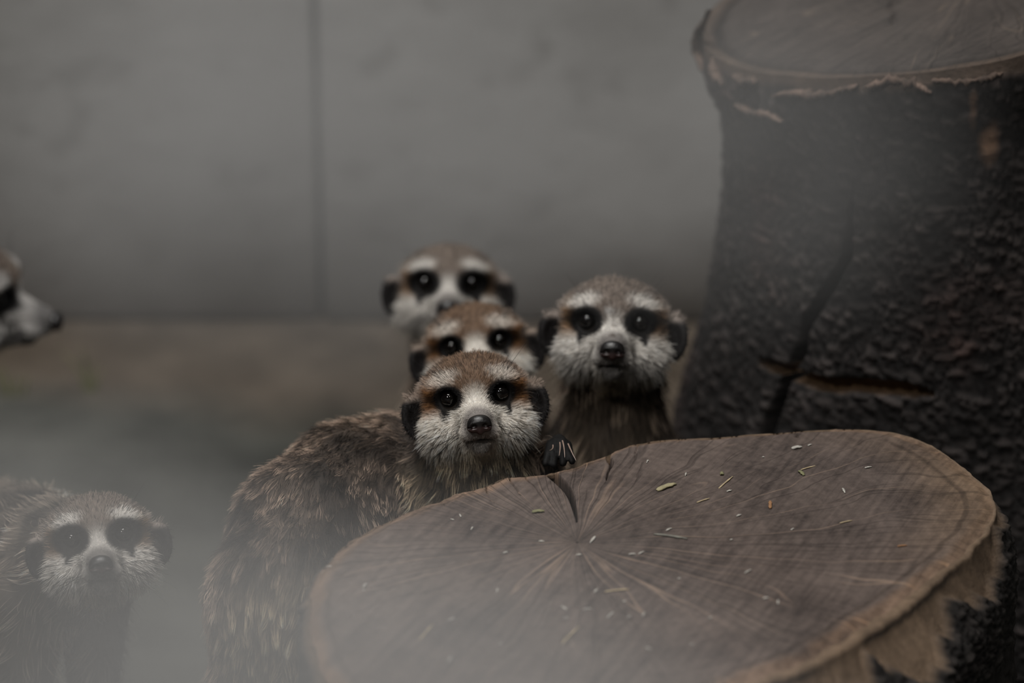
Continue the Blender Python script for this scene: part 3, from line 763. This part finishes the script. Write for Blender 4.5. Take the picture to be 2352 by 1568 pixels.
    # no hair on the eyeballs' rim or the nose pad
    aq = q.copy(); aq[:, 0] = np.abs(aq[:, 0])
    keep &= ~((np.linalg.norm(aq - np.array((1.32, -0.3, 0)), axis=1) < 0.60) & (w > 0.5))
    keep &= ~((nose_sdf(q) < 0.10) & (w > 0.5))
    keep &= ~((leg < 0.25))
    # flow: away from the nose on the head, along the spine on the body
    fh = q - np.array((0, -3.2, -1.1)); fh[:, 2] *= 0.9
    fh /= np.linalg.norm(fh, axis=1, keepdims=True)
    lowc = sm(-0.4, -1.6, q[:, 2]) * sm(0.8, 1.6, np.abs(q[:, 0]))
    fh[:, 2] -= 0.28 * lowc; fh[:, 2] -= 0.9 * sm(-2.2, -3.0, q[:, 2])
    fh[:, 0] += np.sign(q[:, 0]) * 0.12 * lowc
    flow = (fh @ R.T) * w[:, None] + (tdir + np.array((0, 0, -0.25))) * (1 - w)[:, None]
    tang = flow - (flow * Nn).sum(1)[:, None] * Nn; tang /= np.linalg.norm(tang, axis=1, keepdims=True) + 1e-9
    y = q[:, 1]
    Lh = mix(0.17, 0.45, sm(-1.6, 0.4, y)) 
    Lh = np.maximum(Lh, 0.62 * sm(1.0, 2.4, q[:, 2] + 0.4 * y - 0.5))
    Lh = mix(Lh, 0.95, lowc * sm(-0.4, 0.9, y)); Lh = mix(Lh, 1.05, sm(-2.4, -3.2, q[:, 2]) * sm(-0.8, 0.3, y))
    Lh = mix(Lh, 0.16, np.clip(patch * 1.2, 0, 1)); Lh = mix(Lh, 0.22, np.clip(earm, 0, 1))
    fringe = sm(2.2, 2.7, np.abs(q[:, 0])) * sm(0.1, 0.5, q[:, 2]) * (1 - sm(2.6, 3.2, y)); Lh = mix(Lh, 0.5, fringe)
    Lb = body_len * (0.75 + 0.5 * fbm(P, 0.5, 2, seed + 8))
    L_ = (Lh * hs * w + Lb * (1 - w)) * (0.6 + 0.65 * r.random(n))
    lift = mix(0.42, 0.34, w) + 0.10 * r.normal(size=n); lift = lift + 0.25 * lowc * w + 0.3 * fringe * w
    d0 = tang * np.sqrt(np.clip(1 - lift ** 2, 0.05, 1))[:, None] + Nn * lift[:, None] + r.normal(0, 0.13, (n, 3))
    d0 /= np.linalg.norm(d0, axis=1, keepdims=True)
    K = 6; s = np.linspace(0, 1, K)
    bend = tang * 0.15 + np.array((0, 0, -0.10)) + r.normal(0, 0.05, (n, 3))
    X = P[:, None, :] - Nn[:, None, :] * 0.03 + L_[:, None, None] * (d0[:, None, :] * s[None, :, None] + bend[:, None, :] * (s ** 2)[None, :, None])
    # tufts
    nc = max(30, n // 15); ci = r.choice(n, nc, replace=False); near = np.zeros(n, int)
    kd = KDTree(nc)
    for k in range(nc): kd.insert(P[ci[k]], k)
    kd.balance()
    for k in range(n): near[k] = kd.find(P[k])[1]
    ref = ci[near]
    tuft = mix(0.55, 0.38, w) * (0.6 + 0.6 * r.random(nc)[near]); tuft = tuft * (1 - np.clip(patch + earm, 0, 1) * 0.7)
    X += (X[ref] - X) * (tuft[:, None] * (s ** 1.6)[None, :])[:, :, None]
    # colour: dark bases, light tips on the body; tufts differ
    tb = r.random(nc)[near]
    vb = (0.55 + 0.75 * r.random(n)) * (1 - w) + (0.78 + 0.42 * r.random(n)) * w
    vb = vb * mix(0.12 + 1.6 * tb ** 1.8, 0.8 + 0.4 * tb, w)
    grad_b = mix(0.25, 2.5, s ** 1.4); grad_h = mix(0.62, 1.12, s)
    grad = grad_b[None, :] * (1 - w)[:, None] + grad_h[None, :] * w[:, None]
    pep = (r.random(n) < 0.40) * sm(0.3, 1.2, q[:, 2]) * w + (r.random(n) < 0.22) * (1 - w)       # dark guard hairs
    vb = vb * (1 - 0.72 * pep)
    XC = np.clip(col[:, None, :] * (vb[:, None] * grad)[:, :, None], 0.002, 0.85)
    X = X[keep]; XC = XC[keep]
    # whiskers
    nw = 26; wq = []
    for k in range(nw):
        sd = -1 if k % 2 else 1; z0 = -1.55 - 0.6 * r.random(); y0 = -1.9 + 0.9 * r.random()
        st = np.array((sd * 1.0, y0, z0)); di = np.array((sd * (1.0 + 0.3 * r.random()), 0.55 + 0.4 * r.random(), -0.45 + 0.9 * r.random() - 0.3)); di /= np.linalg.norm(di)
        ln = 2.0 + 1.6 * r.random()
        wq.append(np.stack([st + di * ln * t + np.array((0, 0.25, -0.45)) * t * t * ln * 0.5 for t in s]))
    for k in range(8):
        sd = -1 if k % 2 else 1; st = np.array((sd * (1.1 + 0.5 * r.random()), 0.0, 0.9)); di = np.array((sd * (0.5 + 0.4 * r.random()), -0.1, 0.8)); di /= np.linalg.norm(di)
        wq.append(np.stack([st + di * (1.4 + r.random()) * t + np.array((0, 0.5, 0)) * t * t for t in s]))
    wq = np.array(wq); WX = from_head(wq.reshape(-1, 3)).reshape(wq.shape)
    X = np.concatenate([X, WX]); XC = np.concatenate([XC, np.full(WX.shape, 0.006)])
    rad = np.tile(hair_r * 0.01 * np.array([1.0, 1.0, 0.92, 0.78, 0.55, 0.2]), (len(X), 1)) * (0.8 + 0.4 * r.random((len(X), 1)))
    rad[-len(WX):] *= 0.75
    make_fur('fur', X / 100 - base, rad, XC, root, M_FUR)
    return root

def upright(mid, yaw, hs, lean=(0.0, 0.0), girth=1.0):
    """spine and limbs of a meerkat sitting up on its hind legs below a head at mid, facing yaw"""
    f = np.array([math.sin(yaw), -math.cos(yaw), 0]); s = np.array([math.cos(yaw), math.sin(yaw), 0])
    mid = np.asarray(mid); back = mid - f * 0.030 * hs; z = mid[2]
    ln = np.array([lean[0], lean[1], 0])
    def pt(fr_, fw, z_): return np.array([back[0], back[1], 0]) + ln * fr_ + f * fw + np.array([0, 0, z_])
    ch = [(pt(0.15, -0.004, z - 0.055), 2.4), (pt(0.4, 0.002, z - 0.10), 3.2 * girth), (pt(0.7, 0.004, (z - 0.10) * 0.62), 3.8 * girth), (pt(1.0, 0.0, 0.052), 4.3 * girth)]
    hip = pt(1.0, 0.0, 0.055); limbs = []
    for sd in (-1, 1):
        limbs.append([(hip + s * sd * 0.030, 2.4), (hip + s * sd * 0.038 + f * 0.035 + np.array((0, 0, -0.01)), 1.7), (hip + s * sd * 0.036 + f * 0.004 + np.array((0, 0, -0.042)), 0.95), (hip + s * sd * 0.038 + f * 0.055 + np.array((0, 0, -0.047)), 0.75)])
        sh = pt(0.4, 0.012, z - 0.095) + s * sd * 0.026
        limbs.append([(sh, 1.5), (sh + s * sd * 0.008 + f * 0.012 + np.array((0, 0, -0.045)), 1.0), (sh - s * sd * 0.008 + f * 0.035 + np.array((0, 0, -0.075)), 0.7), (sh - s * sd * 0.010 + f * 0.037 + np.array((0, 0, -0.092)), 0.6)])
    limbs.append([(hip - f * 0.03 + np.array((0, 0, -0.02)), 1.5), (hip - f * 0.07 + np.array((0, 0, -0.042)), 0.9), (hip - f * 0.15 - s * 0.03 + np.array((0, 0, -0.047)), 0.45)])
    return ch, limbs

# front animal, hunched behind the stump with one paw on its rim
D = 1.60
chain = [(W(1092, 1050, 1.640), 2.85), (W(1000, 1105, 1.665), 3.2), (W(905, 1110, 1.665), 3.4), (W(805, 1140, 1.65), 3.6), (W(715, 1232, 1.615), 3.85), (W(668, 1385, 1.575), 3.9), (W(672, 1590, 1.595), 3.9), (W(680, 1840, 1.64), 3.9)]
hipf = chain[-1][0]
fl = lambda p, dx, dy, z: np.array((p[0] + dx, p[1] + dy, z))
pawk = W(1284, 1014, 1.611)
limbs = [[(W(1010, 1085, 1.665), 1.7), (W(1130, 1120, 1.672), 1.1), (W(1250, 1060, 1.645), 0.7), (pawk, 0.4)],
         [(W(960, 1130, 1.65), 1.6), (fl(W(960, 1130, 1.65), -0.005, 0.0, 0.13), 1.0), (fl(W(960, 1130, 1.65), -0.012, -0.01, 0.012), 0.75)],
         [(fl(hipf, -0.02, 0.0, 0.10), 2.6), (fl(hipf, -0.035, -0.03, 0.055), 1.7), (fl(hipf, -0.03, 0.01, 0.012), 0.9), (fl(hipf, -0.03, -0.05, 0.008), 0.75)],
         [(fl(hipf, 0.012, 0.03, 0.10), 2.4), (fl(hipf, 0.004, 0.06, 0.05), 1.6), (fl(hipf, -0.01, 0.07, 0.012), 0.9), (fl(hipf, -0.06, 0.07, 0.008), 0.75)],
         [(fl(hipf, -0.03, -0.02, 0.06), 1.5), (fl(hipf, -0.09, -0.05, 0.012), 0.9), (fl(hipf, -0.2, -0.04, 0.007), 0.45)]]
toes = []; claws = []
for (kx, ky), (tx, ty) in (((1264, 1020), (1253, 1064)), ((1277, 1014), (1272, 1068)), ((1292, 1014), (1293, 1064)), ((1304, 1022), (1314, 1060))):
    kp = W(kx, ky, 1.603); tp_ = W(tx, ty, 1.590); toes.append([(pawk, 0.36), (kp, 0.23), ((kp + tp_) / 2 + np.array((0, -0.003, 0.001)), 0.20), (tp_, 0.19)])
for a, b, c in (((1270, 1022), (1272, 1032), (1262, 1034)), ((1286, 1016), (1288, 1030), (1284, 1046)), ((1292, 1012), (1297, 1028), (1297, 1050)), ((1305, 1019), (1313, 1038), (1323, 1057))):
    claws.append([W(*a, 1.592), W(*b, 1.585), W(*c, 1.582)])
meerkat('meerkat with sharp reddish face, hunched behind the low stump with one paw on its rim', W(1090, 908, D), 1.0, chain, limbs, PAL_R, roll=math.radians(5.7), yaw=math.radians(1.5),
        vox=0.125, nh=28000, nb=44000, base=(hipf[0], hipf[1], 0), toes=toes, claws=claws, body_len=0.8, hair_r=0.0085, seed=3)

m = W(1409, 737, 1.70); ch, lb = upright(m, -math.atan2(m[0], m[1]), 1.07, girth=1.1)
meerkat('greyish meerkat sitting upright beside the tall trunk, pale fleck between its eyes', m, 1.07, ch, lb, dict(PAL_G, fleck=1.0, patch=1.12), roll=math.radians(-1.4), vox=0.14, nh=16000, nb=9000, seed=5, body_dark=0.75)

m = W(1092, 788, 1.75); ch, lb = upright(m, 0.0, 1.0, lean=(-0.003, 0.03), girth=1.08)
meerkat('meerkat peering over the front one, its snout hidden behind that head', m, 1.02, ch, lb, PAL_R, roll=math.radians(7.8), vox=0.18, nh=11000, nb=5000, seed=8)

m = W(1030, 649, 1.90); ch, lb = upright(m, 0.0, 1.05, lean=(0.035, 0.02), girth=1.2)
meerkat('rearmost blurred meerkat with pale face and round black eye patches', m, 1.08, ch, lb, PAL_G, roll=math.radians(-1.0), vox=0.2, nh=9000, nb=6000, seed=11)

def four_legs(sh, hp):
    """jointed legs of an animal standing on all fours, from shoulder and hip centres"""
    f = np.array((sh[0] - hp[0], sh[1] - hp[1], 0)); f /= np.linalg.norm(f); sd = np.array((-f[1], f[0], 0)); out_ = []
    def at(p, fw, si, z): q = p + f * fw + sd * si; return np.array((q[0], q[1], z))
    for k in (-1, 1):
        o = k * 0.02; st = 0.008 * k
        out_.append([(at(sh, 0.0, k * 0.018, sh[2] - 0.012), 2.2), (at(sh, -0.014, o, sh[2] * 0.55), 1.35), (at(sh, 0.004 + st, o, 0.036), 0.8), (at(sh, 0.002 + st, o, 0.012), 0.7), (at(sh, 0.03 + st, o, 0.008), 0.72)])
        out_.append([(at(hp, 0.0, k * 0.02, hp[2] - 0.015), 2.9), (at(hp, 0.028 - st, k * 0.026, hp[2] * 0.52), 1.9), (at(hp, -0.022 - st, k * 0.024, 0.046), 0.85), (at(hp, -0.008 - st, k * 0.024, 0.012), 0.72), (at(hp, 0.03 - st, k * 0.024, 0.008), 0.74)])
    return out_

# left foreground animal on all fours
m = W(224, 1231, 1.565)
A, B_, Cc, Dd = W(140, 1290, 1.635), W(60, 1268, 1.69), W(-40, 1262, 1.76), W(-150, 1300, 1.82)
ch = [(A, 3.0), (B_, 3.3), (Cc, 3.7), (Dd, 3.6)]
lb = four_legs(A, Dd)
lb.append([(Dd, 1.5), (np.array((Dd[0] - 0.07, Dd[1] + 0.05, 0.10)), 0.9), (np.array((Dd[0] - 0.15, Dd[1] + 0.10, 0.012)), 0.45)])
meerkat('meerkat at the left with striped back, its lower body veiled in haze', m, 0.97, ch, lb, dict(PAL_G, belly=(0.42, 0.36, 0.30), back=(0.30, 0.245, 0.20)), roll=math.radians(3.4), vox=0.18, nh=11000, nb=9000, seed=14, stripes=0.6, base=(Dd[0], Dd[1], 0))

# left background animal in profile
m = W(4, 664, 1.95)
A, B_, Cc = m + np.array((-0.075, 0.012, -0.03)), m + np.array((-0.14, 0.015, -0.04)), m + np.array((-0.22, 0.02, -0.045))
ch = [(A, 2.6), (B_, 3.4), (Cc, 3.5)]
lb = four_legs(A + np.array((-0.015, 0, 0)), Cc)
lb.append([(Cc, 1.5), (Cc + np.array((-0.07, 0.0, -0.03)), 0.9), (np.array((Cc[0] - 0.18, Cc[1], 0.10)), 0.45)])
meerkat('blurred meerkat in profile at the left edge, only its snout in view', m, 1.2, ch, lb, dict(PAL_G, white=(0.48, 0.46, 0.44), muzzle=(0.09, 0.085, 0.085)), yaw=math.radians(84), pitch=math.radians(-4), face_cam=False, vox=0.2, nh=8000, nb=7000, seed=17, base=(Cc[0], Cc[1], 0))


# ------------------------------------------------------------------ litter on the low stump
def chip_mesh(r, ln, wd, th):
    n = 7; v = []; f = []
    for k in range(n + 1):
        s_ = k / n; w = wd * (0.35 + 0.65 * math.sin(math.pi * (0.1 + 0.8 * s_))) * (0.5 + 1.0 * r.random())
        x = (s_ - 0.5) * ln; zb = th * 0.8 * math.sin(math.pi * s_)
        v += [(x, -w / 2, zb), (x, w / 2, zb), (x, w / 2 * 0.8, zb + th), (x, -w / 2 * 0.8, zb + th)]
        if k:
            o = (k - 1) * 4
            f += [(o + a, o + (a + 1) % 4, o + 4 + (a + 1) % 4, o + 4 + a) for a in range(4)]
    f += [(3, 2, 1, 0), (n * 4, n * 4 + 1, n * 4 + 2, n * 4 + 3)]
    return np.array(v), f
def litter_mat(name, col, rough=0.8):
    m, nt, b = mat(name, rough, 0.25)
    tc = nd(nt, 'ShaderNodeTexCoord'); n = nd(nt, 'ShaderNodeTexNoise', Scale=400.0, Detail=3.0); nt.links.new(tc.outputs['Object'], n.inputs['Vector'])
    r = ramp(nt, [(0.3, tuple(c * 0.75 for c in col)), (0.7, tuple(min(1, c * 1.2) for c in col))]); nt.links.new(n.outputs['Fac'], r.inputs[0]); nt.links.new(r.outputs[0], b.inputs['Base Color'])
    return m
LM = {'white': litter_mat('pale_chip', (0.42, 0.40, 0.36)), 'straw': litter_mat('dry_straw', (0.40, 0.32, 0.20)), 'green': litter_mat('dry_leaf', (0.19, 0.185, 0.10)),
      'leaf': litter_mat('pale_leaf', (0.30, 0.265, 0.16)), 'orange': litter_mat('orange_splinter', (0.30, 0.16, 0.08)), 'grey': litter_mat('grey_twig', (0.17, 0.165, 0.14))}
def litter(kind, name, px, py, ln_px, deg, label, cat, group=None, wd=None, seed=0):
    r = np.random.default_rng(seed + 500); p = on_plane(px, py, STUMP_Z); d = np.linalg.norm(p - np.array((0, 0, CAM_H)))
    # foreshortening: convert the picture angle and length to the top's plane
    a = math.radians(deg); vx, vy = math.cos(a) * ln_px, math.sin(a) * ln_px / 0.43
    ln = math.hypot(vx, vy) * d / FPX; az = math.atan2(vy, vx)
    w = (wd if wd else 6) * d / FPX
    v, f = chip_mesh(r, ln, w, min(w * 0.28, 0.0007))
    k = np.argmin((TOPX - p[0]) ** 2 + (TOPY - p[1]) ** 2); z = TOPZ[k]
    o = link(name, mesh_np(name, v, f, LM[kind], smooth=False)); o.location = (p[0], p[1], z + 0.0002); o.rotation_euler = (0, 0, az)
    return tag(o, label, cat, group)
G_W = 'pale chips scattered on the low stump'
litter('leaf', 'leaf_fragment', 1530, 1121, 46, 20, 'pale yellow leaf fragment, the largest bit lying on the low stump', 'leaf', wd=15)
litter('green', 'leaf_fragment', 1236, 1177, 28, 5, 'green leaf fragment beside the dark crack in the low stump', 'leaf', wd=11)
litter('green', 'leaf_fragment', 1841, 1086, 14, -50, 'small green leaf fragment beside a straw near the far rim of the stump', 'leaf', wd=9)
litter('green', 'leaf_fragment', 1658, 1090, 9, 0, 'tiny round olive leaf fragment towards the far rim of the stump', 'leaf', wd=12)
litter('grey', 'twig', 1540, 1233, 76, -8, 'short grey twig lying flat near the middle of the stump top', 'twig', wd=7)
litter('straw', 'straw', 1417, 1357, 56, 6, 'straw piece lying level in the middle of the low stump, in thin haze', 'straw', wd=5)
litter('straw', 'straw', 1856, 1074, 36, 15, 'thin straw near the far rim, beside the small green leaf bit', 'straw', wd=4)
litter('straw', 'straw', 1667, 1109, 46, 38, 'thin curved straw standing out diagonally below the far rim', 'straw', wd=4)
litter('straw', 'straw', 1615, 1151, 32, 18, 'short straw between the yellow leaf fragment and the orange splinter', 'straw', wd=4)
litter('straw', 'straw', 1310, 1460, 56, 42, 'slanting straw at the hazy near side of the stump, towards the viewer', 'straw', wd=4)
litter('straw', 'straw', 979, 1454, 44, 50, 'slanting straw at the left side of the stump top, deep in haze', 'straw', wd=4)
litter('straw', 'straw', 1943, 1200, 30, 12, 'thin straw on the dark right half of the stump top', 'straw', wd=4)
litter('orange', 'wood_splinter', 1769, 1160, 17, 80, 'small orange splinter in the upper right part of the stump top', 'splinter', wd=8)
litter('orange', 'wood_splinter', 2072, 1255, 22, 6, 'orange brown splinter near the right rim of the stump top', 'splinter', wd=5)
litter('white', 'wood_chip', 1830, 1029, 24, 10, 'bright pale wood chip closest to the far rim of the stump', 'wood chip', wd=10)
CHIPS = ((1860, 1022, 10, 20), (1675, 1129, 12, 15), (1536, 1217, 14, 25), (1697, 1185, 12, 20), (1361, 1240, 20, 50), (1330, 1275, 13, 5), (1452, 1273, 16, 5),
        (1473, 1270, 15, 25), (1161, 1270, 11, 15), (1244, 1244, 13, -5), (1718, 1313, 17, 25), (1369, 1358, 11, 40), (1349, 1400, 19, 5), (1402, 1414, 20, 40), (1295, 1397, 15, -30), (1434, 1383, 9, 0),
        (1488, 1491, 15, -15), (1037, 1424, 16, 20), (1033, 1515, 12, 70), (1057, 1185, 8, -60), (1084, 1214, 8, 60), (1039, 1194, 9, -15), (1938, 1127, 12, -75), (1994, 1075, 17, 10), (1753, 1049, 6, 0),
        (1487, 1061, 8, 60), (1575, 1090, 9, 70), (1445, 1418, 9, 20), (1478, 1412, 10, 60), (1759, 1375, 14, 10), (1787, 1384, 9, 80), (1300, 1420, 9, 0), (1142, 1357, 10, 80), (1590, 1482, 9, 0), (838, 1345, 12, 50), (836, 1357, 8, 10), (757, 1300, 14, 5), (1680, 1240, 7, 10), (1820, 1215, 8, 30), (1560, 1330, 8, 0), (1632, 1420, 10, 15), (1150, 1480, 9, 30))
MARKS = (('the dark crack', 1295, 1140), ('the grey twig', 1540, 1233), ('the yellow leaf fragment', 1530, 1121), ('the upright orange splinter', 1769, 1160), ('the level straw in the middle', 1417, 1357),
         ('the bright chip by the far rim', 1830, 1029), ('the left rim of the stump', 740, 1400), ('the slanting straw on the near side', 1310, 1460), ('the slanting straw at the left', 979, 1454),
         ('the stump\'s pith', 1325, 1245), ('the straw on the dark right half', 1943, 1200), ('the hunched meerkat\'s chin', 1095, 1110), ('the hazy near right rim', 1700, 1500))
CHIP_LABEL = {}; _seen = {}
for k, (x, y, l, a) in sorted(enumerate(CHIPS), key=lambda t: min(math.hypot(t[1][0] - m_[1], t[1][1] - m_[2]) for m_ in MARKS)):
    nm, mx_, my_ = min(MARKS, key=lambda m_: math.hypot(x - m_[1], y - m_[2]))
    dx_, dy_ = x - mx_, y - my_
    side_ = ('right of' if dx_ > 0 else 'left of') if abs(dx_) > abs(dy_) else ('below' if dy_ > 0 else 'above')
    key_ = (side_, nm); c_ = _seen.get(key_, 0); _seen[key_] = c_ + 1
    CHIP_LABEL[k] = ('', 'second ', 'third ', 'fourth ', 'fifth ')[min(c_, 4)] + ('small' if l > 10 else 'tiny') + ' pale wood chip just ' .replace('just ', 'just ' if c_ == 0 else '') + side_ + ' ' + nm
for k, (x, y, l, a) in enumerate(CHIPS):
    litter('white', 'wood_chip', x, y, l, a, CHIP_LABEL[k], 'wood chip', G_W, wd=5 if l > 10 else 4, seed=k)

# ------------------------------------------------------------------ grass by the wall
M_GRASS, nt_, b_ = mat('grass_blade', 0.6, 0.3)
tc_ = nd(nt_, 'ShaderNodeTexCoord'); n_ = nd(nt_, 'ShaderNodeTexNoise', Scale=60.0); nt_.links.new(tc_.outputs['Object'], n_.inputs['Vector'])
r_ = ramp(nt_, [(0.35, (0.10, 0.115, 0.045)), (0.65, (0.24, 0.225, 0.11))]); nt_.links.new(n_.outputs['Fac'], r_.inputs[0]); nt_.links.new(r_.outputs[0], b_.inputs['Base Color'])
def tuft(label, px, py, blades):
    base = on_plane(px, py, 0.0); root = empty('grass_tuft', (base[0], base[1], -0.002)); tag(root, label, 'grass', 'grass tufts by the wall')
    for dx, h, lean, w in blades:
        n = 9; v = []; f = []
        for k in range(n):
            s_ = k / (n - 1); x = dx + lean * s_ ** 1.7; z = h * s_; ww = w * (1 - s_ ** 2) * 0.5 + 0.0002
            v += [(x - ww, 0.0006 * s_, z), (x, -0.0008, z), (x + ww, 0.0006 * s_, z), (x, 0.0008, z)]
            if k:
                o = (k - 1) * 4; f += [(o + a, o + (a + 1) % 4, o + 4 + (a + 1) % 4, o + 4 + a) for a in range(4)]
        link('blade', mesh_np('blade', v, f, M_GRASS), root)
tuft('thin upright grass tuft on the soil right of the profile snout', 202, 893, ((0.0, 0.038, -0.003, 0.0032), (0.003, 0.027, 0.004, 0.0028), (-0.002, 0.033, -0.016, 0.0024), (0.005, 0.020, 0.008, 0.0024)))
tuft('yellow green grass tuft at the left edge below the profile snout', 22, 905, ((0.0, 0.026, -0.006, 0.0036), (0.004, 0.020, 0.004, 0.003), (-0.005, 0.030, -0.010, 0.003), (0.010, 0.018, 0.006, 0.003)))

# ------------------------------------------------------------------ added haze volumes standing in for reflections and fog on the glass
def glass_haze(label, centre, axes, dens, seed):
    m = bpy.data.materials.new('glass_haze'); m.use_nodes = True; nt = m.node_tree; nt.nodes.clear(); L = nt.links.new
    o_ = nt.nodes.new('ShaderNodeOutputMaterial'); vs = nd(nt, 'ShaderNodeVolumeScatter', Color=(0.985, 0.985, 0.985, 1), Anisotropy=0.0)
    tc = nd(nt, 'ShaderNodeTexCoord'); ln = nd(nt, 'ShaderNodeVectorMath', operation='LENGTH'); L(tc.outputs['Object'], ln.inputs[0])
    mr = nd(nt, 'ShaderNodeMapRange', interpolation_type='SMOOTHSTEP'); mr.inputs[1].default_value = 1.0; mr.inputs[2].default_value = 0.05
    L(ln.outputs['Value'], mr.inputs[0])
    n = nd(nt, 'ShaderNodeTexNoise', Scale=1.7, Detail=2.0); n.noise_dimensions = '4D'; n.inputs['W'].default_value = seed; L(tc.outputs['Object'], n.inputs['Vector'])
    nr = nd(nt, 'ShaderNodeMapRange'); nr.inputs[1].default_value = 0.3; nr.inputs[2].default_value = 0.7; nr.inputs[3].default_value = 0.55; nr.inputs[4].default_value = 1.45
    L(n.outputs['Fac'], nr.inputs[0])
    a = nd(nt, 'ShaderNodeMath', operation='MULTIPLY'); L(mr.outputs[0], a.inputs[0]); L(nr.outputs[0], a.inputs[1])
    b = nd(nt, 'ShaderNodeMath', operation='MULTIPLY'); L(a.outputs[0], b.inputs[0]); b.inputs[1].default_value = dens
    L(b.outputs[0], vs.inputs['Density']); L(vs.outputs[0], o_.inputs['Volume'])
    sv, sf = sphere_np(np.zeros(3), 1.0, 14)
    o = link('glass_haze', mesh_np('glass_haze', sv, sf, m)); o.location = centre; o.scale = axes
    return tag(o, label, 'glass_haze', kind='stuff')
glass_haze('stand-in for pale glass haze, low at the left in front of the low stump', W(680, 1740, 1.25), (0.25, 0.14, 0.135), 7.6, 1.0)
glass_haze('stand-in for thin glass haze around the meerkat at the left', W(150, 1180, 1.42), (0.14, 0.10, 0.080), 3.0, 2.0)
glass_haze('stand-in for thin glass haze before the top of the tall trunk', W(1720, 330, 1.46), (0.145, 0.10, 0.12), 2.4, 3.0)
glass_haze('stand-in for thin glass haze before the concrete wall', W(700, 350, 2.0), (0.28, 0.15, 0.23), 4.9, 4.0)
